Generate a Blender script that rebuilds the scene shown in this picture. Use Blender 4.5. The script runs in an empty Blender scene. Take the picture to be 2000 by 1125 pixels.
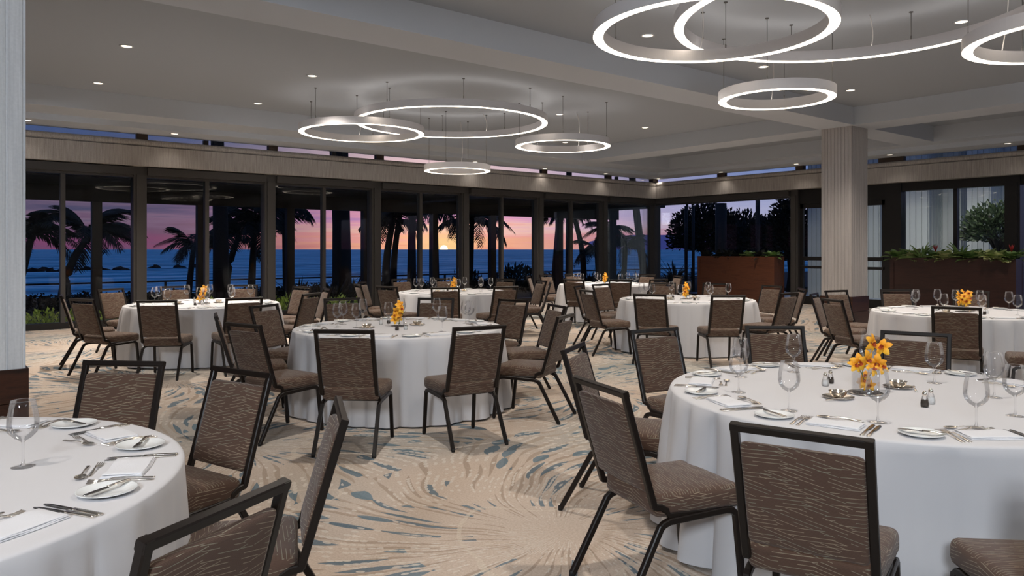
import bpy, bmesh, math, random
from mathutils import Vector, Matrix, Euler
random.seed(7)
S = bpy.context.scene
COL = S.collection
PI = math.pi

# ------------------------------------------------------------------ camera
FPX, HZ, EYE, YAW = 1467.0, 487.0, 1.5, math.radians(38.8)
cam_d = bpy.data.cameras.new('camera'); cam = bpy.data.objects.new('camera', cam_d); COL.objects.link(cam)
cam.location = (0, 0, EYE); cam.rotation_euler = (PI/2, 0, -YAW)
cam_d.sensor_width = 36; cam_d.lens = 36*FPX/2000; cam_d.shift_y = -(562.5-HZ)/2000
cam_d.clip_start = .05; cam_d.clip_end = 20000
S.camera = cam
S.view_settings.view_transform = 'Standard'; S.view_settings.look = 'None'
S.cycles.transparent_max_bounces = 32
S.view_settings.exposure = 0.12; S.view_settings.gamma = 1; S.view_settings.use_curve_mapping = False
SY, CY = math.sin(YAW), math.cos(YAW)
def P(lat, z):                      # metres to the side / ahead of the eye -> plan position
    return Vector((z*SY + lat*CY, z*CY - lat*SY))
def U(px, py, h):                   # photo point known to lie at height h -> plan position
    z = FPX*(EYE-h)/(py-HZ); return P((px-1000)/FPX*z, z)
def PX(x, y, h=0):
    z = x*SY+y*CY; l = x*CY-y*SY
    return (1000+FPX*l/z, HZ+FPX*(EYE-h)/z, z) if z > .05 else (9e9, 9e9, z)
def onY(px, Y):                     # x where the ray of column px meets plane y=Y
    return Y*math.tan(math.atan((px-1000)/FPX)+YAW)
def onX(px, X):
    return X/math.tan(math.atan((px-1000)/FPX)+YAW)

# ------------------------------------------------------------------ node helpers
def mat(name):
    m = bpy.data.materials.new(name); m.use_nodes = True
    nt = m.node_tree; nt.nodes.clear()
    out = nt.nodes.new('ShaderNodeOutputMaterial')
    return m, nt, out
def N(nt, t, **kw):
    n = nt.nodes.new(t)
    for k, v in kw.items():
        if k.startswith('_'): setattr(n, k[1:], v)
    for k, v in kw.items():
        if not k.startswith('_'):
            key = int(k[1:]) if k[0] == 'i' and k[1:].isdigit() else k.replace('__', ' ')
            s = n.inputs[key]
            if isinstance(v, bpy.types.NodeSocket): nt.links.new(v, s)
            else: s.default_value = v
    return n
def M(nt, op, a, b=None, c=None, clamp=False):
    n = nt.nodes.new('ShaderNodeMath'); n.operation = op; n.use_clamp = clamp
    for i, v in enumerate((a, b, c)):
        if v is None: continue
        if isinstance(v, bpy.types.NodeSocket): nt.links.new(v, n.inputs[i])
        else: n.inputs[i].default_value = v
    return n.outputs[0]
def MIX(nt, f, a, b, mode='MIX'):
    n = nt.nodes.new('ShaderNodeMix'); n.data_type = 'RGBA'; n.blend_type = mode
    for s, v in ((n.inputs[0], f), (n.inputs[6], a), (n.inputs[7], b)):
        if isinstance(v, bpy.types.NodeSocket): nt.links.new(v, s)
        elif isinstance(v, (int, float)): s.default_value = v
        else: s.default_value = (*v, 1) if len(v) == 3 else v
    return n.outputs[2]
def RAMP(nt, f, stops, interp='LINEAR'):
    n = nt.nodes.new('ShaderNodeValToRGB'); n.color_ramp.interpolation = interp
    nt.links.new(f, n.inputs[0]); e = n.color_ramp.elements
    while len(e) > 1: e.remove(e[-1])
    for i, (p, c) in enumerate(stops):
        if i == 0: el = e[0]; el.position = p
        else: el = e.new(p)
        el.color = (*c, 1) if len(c) == 3 else c
    return n.outputs[0]
def lin(r, g, b):
    f = lambda v: (v/255/12.92) if v/255 <= .04045 else ((v/255+.055)/1.055)**2.4
    return (f(r), f(g), f(b))
def principled(name, col, rough=.5, metal=0, spec=.5, bump=None, **kw):
    m, nt, out = mat(name)
    b = N(nt, 'ShaderNodeBsdfPrincipled', Roughness=rough, Metallic=metal)
    b.inputs['Specular IOR Level'].default_value = spec
    if isinstance(col, bpy.types.NodeSocket): pass
    else: b.inputs['Base Color'].default_value = (*col, 1)
    nt.links.new(b.outputs[0], out.inputs[0])
    if bump:
        sc, st = bump
        tc = N(nt, 'ShaderNodeTexCoord'); nz = N(nt, 'ShaderNodeTexNoise', Vector=tc.outputs['Object'], Scale=sc, Detail=3.0)
        bp = N(nt, 'ShaderNodeBump', Strength=st, Distance=.01, Height=nz.outputs[0]); nt.links.new(bp.outputs[0], b.inputs['Normal'])
    return m
def emis(name, col, s):
    m, nt, out = mat(name)
    e = N(nt, 'ShaderNodeEmission', Color=(*col, 1), Strength=s); nt.links.new(e.outputs[0], out.inputs[0]); return m

# ------------------------------------------------------------------ sky at dusk
SUNAZ = math.atan((867-1000)/FPX)+YAW
w = bpy.data.worlds.new('dusk_sky'); S.world = w; w.use_nodes = True
nt = w.node_tree; nt.nodes.clear()
wo = N(nt, 'ShaderNodeOutputWorld'); bg = N(nt, 'ShaderNodeBackground'); nt.links.new(bg.outputs[0], wo.inputs[0])
tc = N(nt, 'ShaderNodeTexCoord'); sp = N(nt, 'ShaderNodeSeparateXYZ', Vector=tc.outputs['Generated'])
vx, vy, vz = sp.outputs
el = M(nt, 'MULTIPLY', M(nt, 'ARCSINE', vz), 180/PI)                       # degrees above the horizon
az = M(nt, 'MULTIPLY', M(nt, 'SUBTRACT', M(nt, 'ARCTAN2', vx, vy), SUNAZ), 180/PI)
cn = N(nt, 'ShaderNodeCombineXYZ', X=M(nt, 'MULTIPLY', az, .085), Y=M(nt, 'MULTIPLY', el, 1.5), Z=2.3)
cl = N(nt, 'ShaderNodeTexNoise', Vector=cn.outputs[0], Scale=1.0, Detail=6.0, Roughness=.62)
wob = M(nt, 'MULTIPLY', M(nt, 'SUBTRACT', cl.outputs[0], .5), 4.6)
elw = M(nt, 'ADD', el, wob)
t = M(nt, 'SQRT', M(nt, 'DIVIDE', M(nt, 'MAXIMUM', elw, 0.0), 90.0), clamp=True)    # 0 horizon .. 1 zenith
T = lambda d: math.sqrt(d/90)
ZEN = [(T(11), (.050, .090, .225)), (T(25), (.045, .100, .27)), (1, (.035, .075, .22))]
side_sun = RAMP(nt, t, [(0, (.90, .33, .22)), (T(.5), (1.0, .47, .27)), (T(1.0), (.98, .40, .34)), (T(1.5), (1.0, .58, .46)), (T(2.1), (.86, .36, .48)), (T(2.9), (.58, .27, .52)), (T(4.2), (.80, .50, .58)), (T(6.5), (.78, .54, .56))]+ZEN)
side_l = RAMP(nt, t, [(0, (.12, .060, .13)), (T(.5), (.17, .050, .125)), (T(1.6), (.115, .062, .120)), (T(2.4), (.16, .105, .165)), (T(3.4), (.062, .058, .115)), (T(5.5), (.055, .068, .135))]+ZEN)
side_r = RAMP(nt, t, [(0, (.30, .14, .30)), (T(.6), (.25, .11, .26)), (T(1.4), (.36, .26, .38)), (T(2.0), (.42, .42, .58)), (T(4), (.30, .33, .54)), (T(6.5), (.10, .17, .38))]+ZEN)
aneg = M(nt, 'MULTIPLY', M(nt, 'MINIMUM', az, 0.0), 1/11.0); apos = M(nt, 'MULTIPLY', M(nt, 'MAXIMUM', az, 0.0), 1/12.5)
asum = M(nt, 'ADD', aneg, apos)
close = M(nt, 'EXPONENT', M(nt, 'MULTIPLY', M(nt, 'MULTIPLY', asum, asum), -1.0))
away = MIX(nt, M(nt, 'GREATER_THAN', az, 0.0), side_l, side_r)
skyc = MIX(nt, close, away, side_sun)
glow_d = M(nt, 'ADD', M(nt, 'MULTIPLY', az, az), M(nt, 'MULTIPLY', M(nt, 'MULTIPLY', el, el), 2.0))
glow = M(nt, 'EXPONENT', M(nt, 'MULTIPLY', glow_d, -1/5.0))
skyc = MIX(nt, M(nt, 'MULTIPLY', glow, .75), skyc, (1.0, .72, .30))
disc = M(nt, 'LESS_THAN', M(nt, 'ADD', M(nt, 'MULTIPLY', az, az), M(nt, 'MULTIPLY', M(nt, 'SUBTRACT', el, .02), M(nt, 'SUBTRACT', el, .02))), .085)
skyc = MIX(nt, disc, skyc, (3.0, 2.3, 1.3))
skyc = MIX(nt, M(nt, 'LESS_THAN', el, -.01), skyc, (.015, .04, .10))
nt.links.new(skyc, bg.inputs[0]); bg.inputs[1].default_value = 1.0

# ------------------------------------------------------------------ mesh builder
class MB:
    def __init__(s): s.v = []; s.f = []; s.mi = []; s.sm = []; s.k = 0; s.smooth = False
    def add(s, vs, fs, smooth=None):
        o = len(s.v); s.v += [tuple(v) for v in vs]
        for f in fs: s.f.append(tuple(i+o for i in f)); s.mi.append(s.k); s.sm.append(s.smooth if smooth is None else smooth)
        return s
    def box(s, x0, x1, y0, y1, z0, z1, mtx=None):
        vs = [Vector((x, y, z)) for z in (z0, z1) for y in (y0, y1) for x in (x0, x1)]
        if mtx: vs = [mtx @ v for v in vs]
        return s.add(vs, [(0, 2, 3, 1), (4, 5, 7, 6), (0, 1, 5, 4), (2, 6, 7, 3), (0, 4, 6, 2), (1, 3, 7, 5)], False)
    def tube(s, pts, r, n=8, closed=False, cap=True, smooth=True, rect=None, up=(0, 0, 1), radii=None):
        pts = [Vector(p) for p in pts]; m = len(pts); rings = []
        for i, p in enumerate(pts):
            a = pts[(i-1) % m] if closed or i > 0 else p; b = pts[(i+1) % m] if closed or i < m-1 else p
            d = (b-a).normalized(); u = Vector(up)
            if abs(d.dot(u)) > .97: u = Vector((1, 0, 0)) if abs(d.x) < .9 else Vector((0, 1, 0))
            sx = d.cross(u).normalized(); sy = sx.cross(d)
            rr = radii[i] if radii else r
            if rect:
                hw, hh = rect[0]/2, rect[1]/2; q_ = .72
                rings.append([p+sx*hw*c+sy*hh*e for c, e in ((1, q_), (q_, 1), (-q_, 1), (-1, q_), (-1, -q_), (-q_, -1), (q_, -1), (1, -q_))])
            else: rings.append([p+(sx*math.cos(2*PI*k/n)+sy*math.sin(2*PI*k/n))*rr for k in range(n)])
        q = 8 if rect else n; vs = [v for r_ in rings for v in r_]; fs = []
        for i in range(m if closed else m-1):
            j = (i+1) % m
            for k in range(q): fs.append((i*q+k, i*q+(k+1) % q, j*q+(k+1) % q, j*q+k))
        if cap and not closed: fs.append(tuple(range(q-1, -1, -1))); fs.append(tuple((m-1)*q+k for k in range(q)))
        return s.add(vs, fs, smooth and not rect)
    def lathe(s, prof, n=24, c=(0, 0, 0), smooth=True, capb=False, capt=False):
        vs = []; fs = []; m = len(prof)
        for r, z in prof:
            for k in range(n): vs.append((c[0]+r*math.cos(2*PI*k/n), c[1]+r*math.sin(2*PI*k/n), c[2]+z))
        for i in range(m-1):
            for k in range(n): fs.append((i*n+k, i*n+(k+1) % n, (i+1)*n+(k+1) % n, (i+1)*n+k))
        if capb: fs.append(tuple(range(n-1, -1, -1)))
        if capt: fs.append(tuple((m-1)*n+k for k in range(n)))
        return s.add(vs, fs, smooth)
    def grid(s, fn, nu, nv, smooth=True):
        vs = [fn(i/nu, j/nv) for j in range(nv+1) for i in range(nu+1)]
        fs = [(j*(nu+1)+i, j*(nu+1)+i+1, (j+1)*(nu+1)+i+1, (j+1)*(nu+1)+i) for j in range(nv) for i in range(nu)]
        return s.add(vs, fs, smooth)
    def mesh(s, name, mats):
        me = bpy.data.meshes.new(name); me.from_pydata(s.v, [], s.f); me.update()
        for m in (mats if isinstance(mats, (list, tuple)) else [mats]): me.materials.append(m)
        me.polygons.foreach_set('material_index', s.mi); me.polygons.foreach_set('use_smooth', s.sm)
        return me
    def build(s, name, mats, parent=None): return link(name, s.mesh(name, mats), parent)
def rbox(sx, sy, sz, r, seg=3, fn=None):         # rounded box as an MB, optionally reshaped by fn
    bm = bmesh.new(); bmesh.ops.create_cube(bm, size=1)
    for v in bm.verts: v.co = (v.co.x*sx, v.co.y*sy, v.co.z*sz)
    sharp = [e for e in bm.edges if len(e.link_faces) == 2 and e.link_faces[0].normal.dot(e.link_faces[1].normal) < .5]
    bmesh.ops.bevel(bm, geom=sharp, offset=r, segments=seg, profile=.5, affect='EDGES')
    if fn:
        for ax in (0, 1, 2):
            if (sx, sy, sz)[ax] < .12: continue
            lng = [e for e in bm.edges if abs((e.verts[0].co-e.verts[1].co)[ax]) > .05]
            bmesh.ops.subdivide_edges(bm, edges=lng, cuts=5, use_grid_fill=True)
    m = MB(); bm.verts.ensure_lookup_table()
    m.add([fn(v.co) if fn else v.co for v in bm.verts], [[v.index for v in f.verts] for f in bm.faces], True)
    bm.free(); return m
def link(name, me, parent=None, loc=(0, 0, 0), rot=(0, 0, 0)):
    o = bpy.data.objects.new(name, me); COL.objects.link(o); o.parent = parent; o.location = loc; o.rotation_euler = rot
    return o
def empty(name, loc=(0, 0, 0), rz=0, parent=None):
    o = bpy.data.objects.new(name, None); COL.objects.link(o); o.location = loc; o.rotation_euler = (0, 0, rz); o.parent = parent
    o.empty_display_size = .1; return o
def tag(o, label=None, cat=None, group=None, kind=None):
    if label: o['label'] = label
    if cat: o['category'] = cat
    if group: o['group'] = group
    if kind: o['kind'] = kind
    return o
def struct(o, label=None, cat=None): return tag(o, label, cat, kind='structure')
def copy_tree(o, parent=None, lvl=0):
    c = o.copy(); COL.objects.link(c); c.parent = parent
    for ch in o.children: copy_tree(ch, c, lvl+1)
    return c

# ------------------------------------------------------------------ materials
def fabric_mat():
    m, nt, out = mat('chair_fabric')
    tc = N(nt, 'ShaderNodeTexCoord'); o = N(nt, 'ShaderNodeSeparateXYZ', Vector=tc.outputs['Object']); nn = N(nt, 'ShaderNodeSeparateXYZ', Vector=tc.outputs['Normal'])
    top = M(nt, 'GREATER_THAN', M(nt, 'ABSOLUTE', nn.outputs[2]), .62)
    x, y, z = o.outputs
    v = M(nt, 'ADD', M(nt, 'MULTIPLY', top, y), M(nt, 'MULTIPLY', M(nt, 'SUBTRACT', 1.0, top), z))
    u = M(nt, 'ADD', x, M(nt, 'MULTIPLY', M(nt, 'SUBTRACT', 1.0, top), y))
    tot = None; tint = None
    band = N(nt, 'ShaderNodeTexNoise', Vector=N(nt, 'ShaderNodeCombineXYZ', X=M(nt, 'MULTIPLY', u, 5.0), Y=M(nt, 'MULTIPLY', v, 16.0), Z=0.0).outputs[0], Scale=1.0, Detail=1.0)
    for slope, per, seg, duty, seed in ((.21, .0128, .19, .72, 1.3), (-.07, .0142, .22, .72, 7.7)):
        a = M(nt, 'DIVIDE', M(nt, 'ADD', v, M(nt, 'MULTIPLY', u, slope)), per)
        row = M(nt, 'FLOOR', a); fr = M(nt, 'FRACT', a)
        wn = N(nt, 'ShaderNodeTexWhiteNoise', _noise_dimensions='1D', W=M(nt, 'ADD', row, seed))
        line = M(nt, 'LESS_THAN', M(nt, 'ABSOLUTE', M(nt, 'SUBTRACT', fr, .5)), .068)
        sg = M(nt, 'LESS_THAN', M(nt, 'FRACT', M(nt, 'ADD', M(nt, 'DIVIDE', u, seg), wn.outputs[0])), duty)
        k = M(nt, 'MULTIPLY', M(nt, 'MULTIPLY', line, sg), M(nt, 'GREATER_THAN' if slope > 0 else 'LESS_THAN', band.outputs[0], .47 if slope > 0 else .53))
        tot = k if tot is None else M(nt, 'MAXIMUM', tot, k)
        tint = wn.outputs[0] if tint is None else tint
    weave = N(nt, 'ShaderNodeTexWave', Vector=N(nt, 'ShaderNodeCombineXYZ', X=0.0, Y=v, Z=0.0).outputs[0], Scale=110.0, Distortion=0.0, _bands_direction='Y')
    base = MIX(nt, M(nt, 'MULTIPLY', weave.outputs[1], .5), (.082, .047, .033), (.125, .076, .055))
    colr = MIX(nt, tint, (.30, .235, .165), (.22, .215, .16))
    c = MIX(nt, tot, base, colr)
    b = N(nt, 'ShaderNodeBsdfPrincipled', Roughness=.85); b.inputs['Specular IOR Level'].default_value = .2
    b.inputs['Sheen Weight'].default_value = .15
    nt.links.new(c, b.inputs['Base Color']); nt.links.new(b.outputs[0], out.inputs[0])
    bp = N(nt, 'ShaderNodeBump', Strength=.25, Distance=.002, Height=M(nt, 'ADD', weave.outputs[1], tot)); nt.links.new(bp.outputs[0], b.inputs['Normal'])
    return m
def wood_mat(name, c1, c2, axis='X', rough=.4):
    m, nt, out = mat(name)
    tc = N(nt, 'ShaderNodeTexCoord'); mp = N(nt, 'ShaderNodeMapping', Vector=tc.outputs['Object'])
    mp.inputs['Scale'].default_value = {'X': (1, 9, 9), 'Y': (9, 1, 9), 'Z': (9, 9, 1)}[axis]
    nz = N(nt, 'ShaderNodeTexNoise', Vector=mp.outputs[0], Scale=1.6, Detail=6.0, Roughness=.65, Distortion=.8)
    c = RAMP(nt, nz.outputs[0], [(.3, c1), (.55, c2), (.75, c1)])
    b = N(nt, 'ShaderNodeBsdfPrincipled', Roughness=rough); nt.links.new(c, b.inputs['Base Color']); nt.links.new(b.outputs[0], out.inputs[0])
    bp = N(nt, 'ShaderNodeBump', Strength=.1, Distance=.004, Height=nz.outputs[0]); nt.links.new(bp.outputs[0], b.inputs['Normal'])
    return m
def thin_glass(name, tint=(1, 1, 1), ior=1.45, rough=0.0, gain=1.0):
    m, nt, out = mat(name)
    tr = N(nt, 'ShaderNodeBsdfTransparent', Color=(*tint, 1)); gl = N(nt, 'ShaderNodeBsdfGlossy', Roughness=rough)
    fr = N(nt, 'ShaderNodeFresnel', IOR=ior)
    mx = N(nt, 'ShaderNodeMixShader', i0=M(nt, 'MULTIPLY', fr.outputs[0], gain, clamp=True)); nt.links.new(tr.outputs[0], mx.inputs[1]); nt.links.new(gl.outputs[0], mx.inputs[2])
    nt.links.new(mx.outputs[0], out.inputs[0]); return m
def cloth_mat():
    m, nt, out = mat('white_linen')
    tc = N(nt, 'ShaderNodeTexCoord'); nz = N(nt, 'ShaderNodeTexNoise', Vector=tc.outputs['Object'], Scale=260.0, Detail=2.0)
    n2 = N(nt, 'ShaderNodeTexNoise', Vector=tc.outputs['Object'], Scale=5.0, Detail=2.0)
    b = N(nt, 'ShaderNodeBsdfPrincipled', Roughness=.75); b.inputs['Base Color'].default_value = (.62, .615, .63, 1); b.inputs['Specular IOR Level'].default_value = .25
    b.inputs['Sheen Weight'].default_value = .1
    h = M(nt, 'ADD', M(nt, 'MULTIPLY', nz.outputs[0], .08), n2.outputs[0])
    bp = N(nt, 'ShaderNodeBump', Strength=.16, Distance=.01, Height=h); nt.links.new(bp.outputs[0], b.inputs['Normal'])
    nt.links.new(b.outputs[0], out.inputs[0]); return m
def carpet_mat():
    m, nt, out = mat('carpet')
    tc = N(nt, 'ShaderNodeTexCoord'); p0 = tc.outputs['Object']
    bx, by = P(.10, 5.15)
    SC = 1/3.3
    off = N(nt, 'ShaderNodeVectorMath', _operation='SUBTRACT', i0=p0, i1=(bx-1.65*1, by-1.65*1, 0)).outputs[0]
    warp = N(nt, 'ShaderNodeTexNoise', Vector=off, Scale=.7, Detail=2.0)
    wv = N(nt, 'ShaderNodeVectorMath', _operation='SCALE', i0=N(nt, 'ShaderNodeVectorMath', _operation='SUBTRACT', i0=warp.outputs[1], i1=(.5, .5, .5)).outputs[0], Scale=.55).outputs[0]
    p = N(nt, 'ShaderNodeVectorMath', _operation='ADD', i0=off, i1=wv).outputs[0]
    vo = N(nt, 'ShaderNodeTexVoronoi', _voronoi_dimensions='2D', Vector=p, Scale=SC, Randomness=.35)
    dv = N(nt, 'ShaderNodeVectorMath', _operation='SUBTRACT', i0=p, i1=vo.outputs['Position']).outputs[0]
    ds = N(nt, 'ShaderNodeSeparateXYZ', Vector=dv)
    r = N(nt, 'ShaderNodeVectorMath', _operation='LENGTH', i0=N(nt, 'ShaderNodeCombineXYZ', X=ds.outputs[0], Y=ds.outputs[1], Z=0.0).outputs[0]).outputs[1]
    th = M(nt, 'ADD', M(nt, 'DIVIDE', M(nt, 'ARCTAN2', ds.outputs[1], ds.outputs[0]), 2*PI), M(nt, 'MULTIPLY', r, .05))
    zone = N(nt, 'ShaderNodeTexNoise', Vector=off, Scale=.38, Detail=1.0).outputs[0]
    zone2 = N(nt, 'ShaderNodeTexNoise', Vector=off, Scale=.9, Detail=2.0).outputs[0]
    def cells(nth, nr, seed, wid, pw):
        k = M(nt, 'MULTIPLY', th, nth); kf = M(nt, 'FLOOR', k); u = M(nt, 'ABSOLUTE', M(nt, 'SUBTRACT', M(nt, 'FRACT', k), .5))
        w1 = N(nt, 'ShaderNodeTexWhiteNoise', _noise_dimensions='2D', Vector=N(nt, 'ShaderNodeCombineXYZ', X=kf, Y=seed, Z=0.0).outputs[0]).outputs[0]
        rr = M(nt, 'ADD', M(nt, 'MULTIPLY', r, nr), w1); rf = M(nt, 'FLOOR', rr); v = M(nt, 'FRACT', rr)
        rnd = N(nt, 'ShaderNodeTexWhiteNoise', _noise_dimensions='3D', Vector=N(nt, 'ShaderNodeCombineXYZ', X=kf, Y=rf, Z=seed).outputs[0]).outputs[0]
        lim = M(nt, 'MULTIPLY', M(nt, 'POWER', M(nt, 'SINE', M(nt, 'MULTIPLY', v, PI)), pw), wid)
        return M(nt, 'LESS_THAN', u, lim), rnd
    s1, r1 = cells(60.0, 2.7, 3.0, .25, .9); s2, r2 = cells(78.0, 1.9, 11.0, .22, .7); s3, r3 = cells(52.0, 4.0, 17.0, .32, .8); dt, rd = cells(130.0, 22.0, 29.0, .24, .5)
    far = M(nt, 'GREATER_THAN', r, .42)
    blue = M(nt, 'MULTIPLY', M(nt, 'MULTIPLY', s1, far), M(nt, 'LESS_THAN', r1, M(nt, 'MULTIPLY_ADD', zone2, 1.3, -.30)))
    blue2 = M(nt, 'MULTIPLY', M(nt, 'MULTIPLY', s3, M(nt, 'GREATER_THAN', r, .75)), M(nt, 'LESS_THAN', r3, M(nt, 'MULTIPLY_ADD', zone2, 1.6, -.62)))
    brown = M(nt, 'MULTIPLY', M(nt, 'MULTIPLY', s2, M(nt, 'GREATER_THAN', r, .25)), M(nt, 'LESS_THAN', r2, .55))
    dots = M(nt, 'MULTIPLY', dt, M(nt, 'LESS_THAN', rd, M(nt, 'MULTIPLY_ADD', N(nt, 'ShaderNodeTexNoise', Vector=off, Scale=1.3, Detail=2.0).outputs[0], 3.2, -1.25)))
    arc = M(nt, 'LESS_THAN', M(nt, 'ABSOLUTE', M(nt, 'SUBTRACT', M(nt, 'FRACT', M(nt, 'ADD', M(nt, 'MULTIPLY', r, .9), M(nt, 'MULTIPLY', warp.outputs[0], 2.2))), .5)), .016)
    pile = N(nt, 'ShaderNodeTexNoise', Vector=off, Scale=85.0, Detail=4.0, Roughness=.75)
    bz = M(nt, 'MULTIPLY', M(nt, 'SUBTRACT', zone, .50), 7.0, clamp=True)
    base = MIX(nt, zone2, (.76, .61, .49), (.68, .59, .515))
    base = MIX(nt, M(nt, 'MULTIPLY', bz, .75), base, (.46, .48, .46))
    base = MIX(nt, M(nt, 'MULTIPLY', brown, .55), base, MIX(nt, bz, (.40, .30, .22), (.62, .53, .41)))
    bl = MIX(nt, r1, (.045, .15, .235), (.11, .25, .34))
    c = MIX(nt, M(nt, 'MULTIPLY', M(nt, 'MAXIMUM', blue, blue2), .74), base, bl)
    c = MIX(nt, M(nt, 'MULTIPLY', dots, .75), c, (.86, .79, .70))
    c = MIX(nt, M(nt, 'MULTIPLY', arc, .55), c, (.80, .70, .58))
    c = MIX(nt, M(nt, 'MULTIPLY', pile.outputs[0], .95), c, MIX(nt, 1.0, c, (.34, .33, .32), 'MULTIPLY'))
    b = N(nt, 'ShaderNodeBsdfPrincipled', Roughness=.95); b.inputs['Specular IOR Level'].default_value = .1
    nt.links.new(c, b.inputs['Base Color']); nt.links.new(b.outputs[0], out.inputs[0])
    bp = N(nt, 'ShaderNodeBump', Strength=.35, Distance=.004, Height=pile.outputs[0]); nt.links.new(bp.outputs[0], b.inputs['Normal'])
    return m
def ribbed_mat(name, c1, c2, sc, axis):      # fine vertical threads
    m, nt, out = mat(name)
    tc = N(nt, 'ShaderNodeTexCoord'); mp = N(nt, 'ShaderNodeMapping', Vector=tc.outputs['Object'])
    mp.inputs['Scale'].default_value = (sc, sc, sc*.03)
    nz = N(nt, 'ShaderNodeTexNoise', Vector=mp.outputs[0], Scale=1.0, Detail=3.0, Roughness=.7)
    n2 = N(nt, 'ShaderNodeTexNoise', Vector=tc.outputs['Object'], Scale=sc*1.3, Detail=2.0)
    f = M(nt, 'ADD', M(nt, 'MULTIPLY', nz.outputs[0], .75), M(nt, 'MULTIPLY', n2.outputs[0], .25))
    c = RAMP(nt, f, [(.36, c1), (.64, c2)])
    b = N(nt, 'ShaderNodeBsdfPrincipled', Roughness=.8); b.inputs['Specular IOR Level'].default_value = .2
    nt.links.new(c, b.inputs['Base Color']); nt.links.new(b.outputs[0], out.inputs[0])
    bp = N(nt, 'ShaderNodeBump', Strength=.35, Distance=.006, Height=f); nt.links.new(bp.outputs[0], b.inputs['Normal'])
    return m
def leaf_mat(name, c1, c2, rough=.5):
    m, nt, out = mat(name)
    tc = N(nt, 'ShaderNodeTexCoord'); nz = N(nt, 'ShaderNodeTexNoise', Vector=tc.outputs['Object'], Scale=9.0, Detail=2.0)
    c = RAMP(nt, nz.outputs[0], [(.35, c1), (.65, c2)])
    b = N(nt, 'ShaderNodeBsdfPrincipled', Roughness=rough); nt.links.new(c, b.inputs['Base Color']); nt.links.new(b.outputs[0], out.inputs[0]); return m
def sea_mat():
    m, nt, out = mat('sea_water')
    tc = N(nt, 'ShaderNodeTexCoord'); mp = N(nt, 'ShaderNodeMapping', Vector=tc.outputs['Object']); mp.inputs['Scale'].default_value = (.016, .11, 1); mp.inputs['Rotation'].default_value = (0, 0, -.25)
    nz = N(nt, 'ShaderNodeTexNoise', Vector=mp.outputs[0], Scale=1.0, Detail=7.0, Roughness=.68, Distortion=.6)
    mp2 = N(nt, 'ShaderNodeMapping', Vector=tc.outputs['Object']); mp2.inputs['Scale'].default_value = (.2, .8, 1)
    n2 = N(nt, 'ShaderNodeTexNoise', Vector=mp2.outputs[0], Scale=1.0, Detail=6.0, Roughness=.7)
    f = M(nt, 'ADD', M(nt, 'MULTIPLY', nz.outputs[0], .65), M(nt, 'MULTIPLY', n2.outputs[0], .35))
    c = RAMP(nt, f, [(.40, (.012, .11, .17)), (.475, (.06, .45, .60)), (.53, (.28, .78, .90)), (.60, (.85, .95, .95))])
    b = N(nt, 'ShaderNodeBsdfPrincipled', Roughness=.55); b.inputs['Specular IOR Level'].default_value = .12
    nt.links.new(c, b.inputs['Base Color']); nt.links.new(b.outputs[0], out.inputs[0])
    bp = N(nt, 'ShaderNodeBump', Strength=.9, Distance=1.2, Height=f); nt.links.new(bp.outputs[0], b.inputs['Normal'])
    return m
F_FABRIC = fabric_mat(); F_METAL = principled('dark_bronze_metal', (.010, .0065, .005), .36, 0, .30)
F_CLOTH = cloth_mat(); F_NAPKIN = principled('napkin_linen', (.72, .725, .75), .8, 0, .2, (180, .1))
F_CARPET = carpet_mat()
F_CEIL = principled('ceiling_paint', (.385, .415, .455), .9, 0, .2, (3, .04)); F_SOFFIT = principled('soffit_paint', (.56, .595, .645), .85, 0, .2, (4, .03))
F_FASCIA = ribbed_mat('fascia_wallcovering', (.29, .265, .245), (.50, .47, .44), 60, 'X')
F_COLUMN = ribbed_mat('column_wallcovering', (.42, .39, .37), (.52, .49, .47), 40, 'X')
F_COLUMNP = ribbed_mat('pale_cool_lit_wallcovering', (.66, .685, .71), (.80, .825, .85), 40, 'X')  # paler covering, its colour also lightened in place of missing cool light
F_FRAME = principled('bronze_window_frame', (.055, .050, .046), .45, 0, .4); F_BLACK = principled('black_frame', (.010, .009, .009), .4, 0, .4)
F_BLOCK = principled('brown_block', (.035, .02, .012), .6)
F_PANE = thin_glass('window_glass', (.97, .98, .98), 1.33, 0, .65); F_GLASS = thin_glass('crystal', (.985, .985, .99), 1.5, 0, .6)
F_SILVER = principled('silver', (.86, .80, .72), .16, 1.0); F_STEEL = principled('blackened_steel', (.35, .34, .33), .22, 1.0)
F_PORC = principled('porcelain', (.80, .82, .82), .12, 0, .6)
F_WOODR = wood_mat('red_brown_wood', (.055, .016, .007), (.105, .034, .014), 'Y'); F_WOODD = wood_mat('dark_wood', (.020, .007, .0055), (.042, .014, .010), 'Y')
F_BASEW = wood_mat('plinth_wood', (.010, .004, .003), (.055, .018, .009), 'X', .3)
F_LED = emis('warm_led', (1.0, .85, .68), 6.5); F_SPOTLENS = emis('downlight_lens', (1.0, .80, .58), 4.0); F_UP = emis('added_uplight', (1.0, .90, .82), 2.6); F_COOLED = emis('added_panel_diffuser', (.86, .93, 1.0), 3.5)
F_RING = principled('ring_lacquer', (.68, .67, .69), .45, 0, .4); F_WIRE = principled('cable', (.10, .095, .09), .5)
F_CORD = principled('white_cord', (.6, .58, .56), .5)
F_PETAL = leaf_mat('orchid_petal', (.84, .34, .012), (.88, .50, .03), .55); F_LIP = principled('orchid_lip', (.42, .07, .015), .6); F_STEMG = principled('orchid_stem', (.10, .14, .03), .6)
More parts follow.
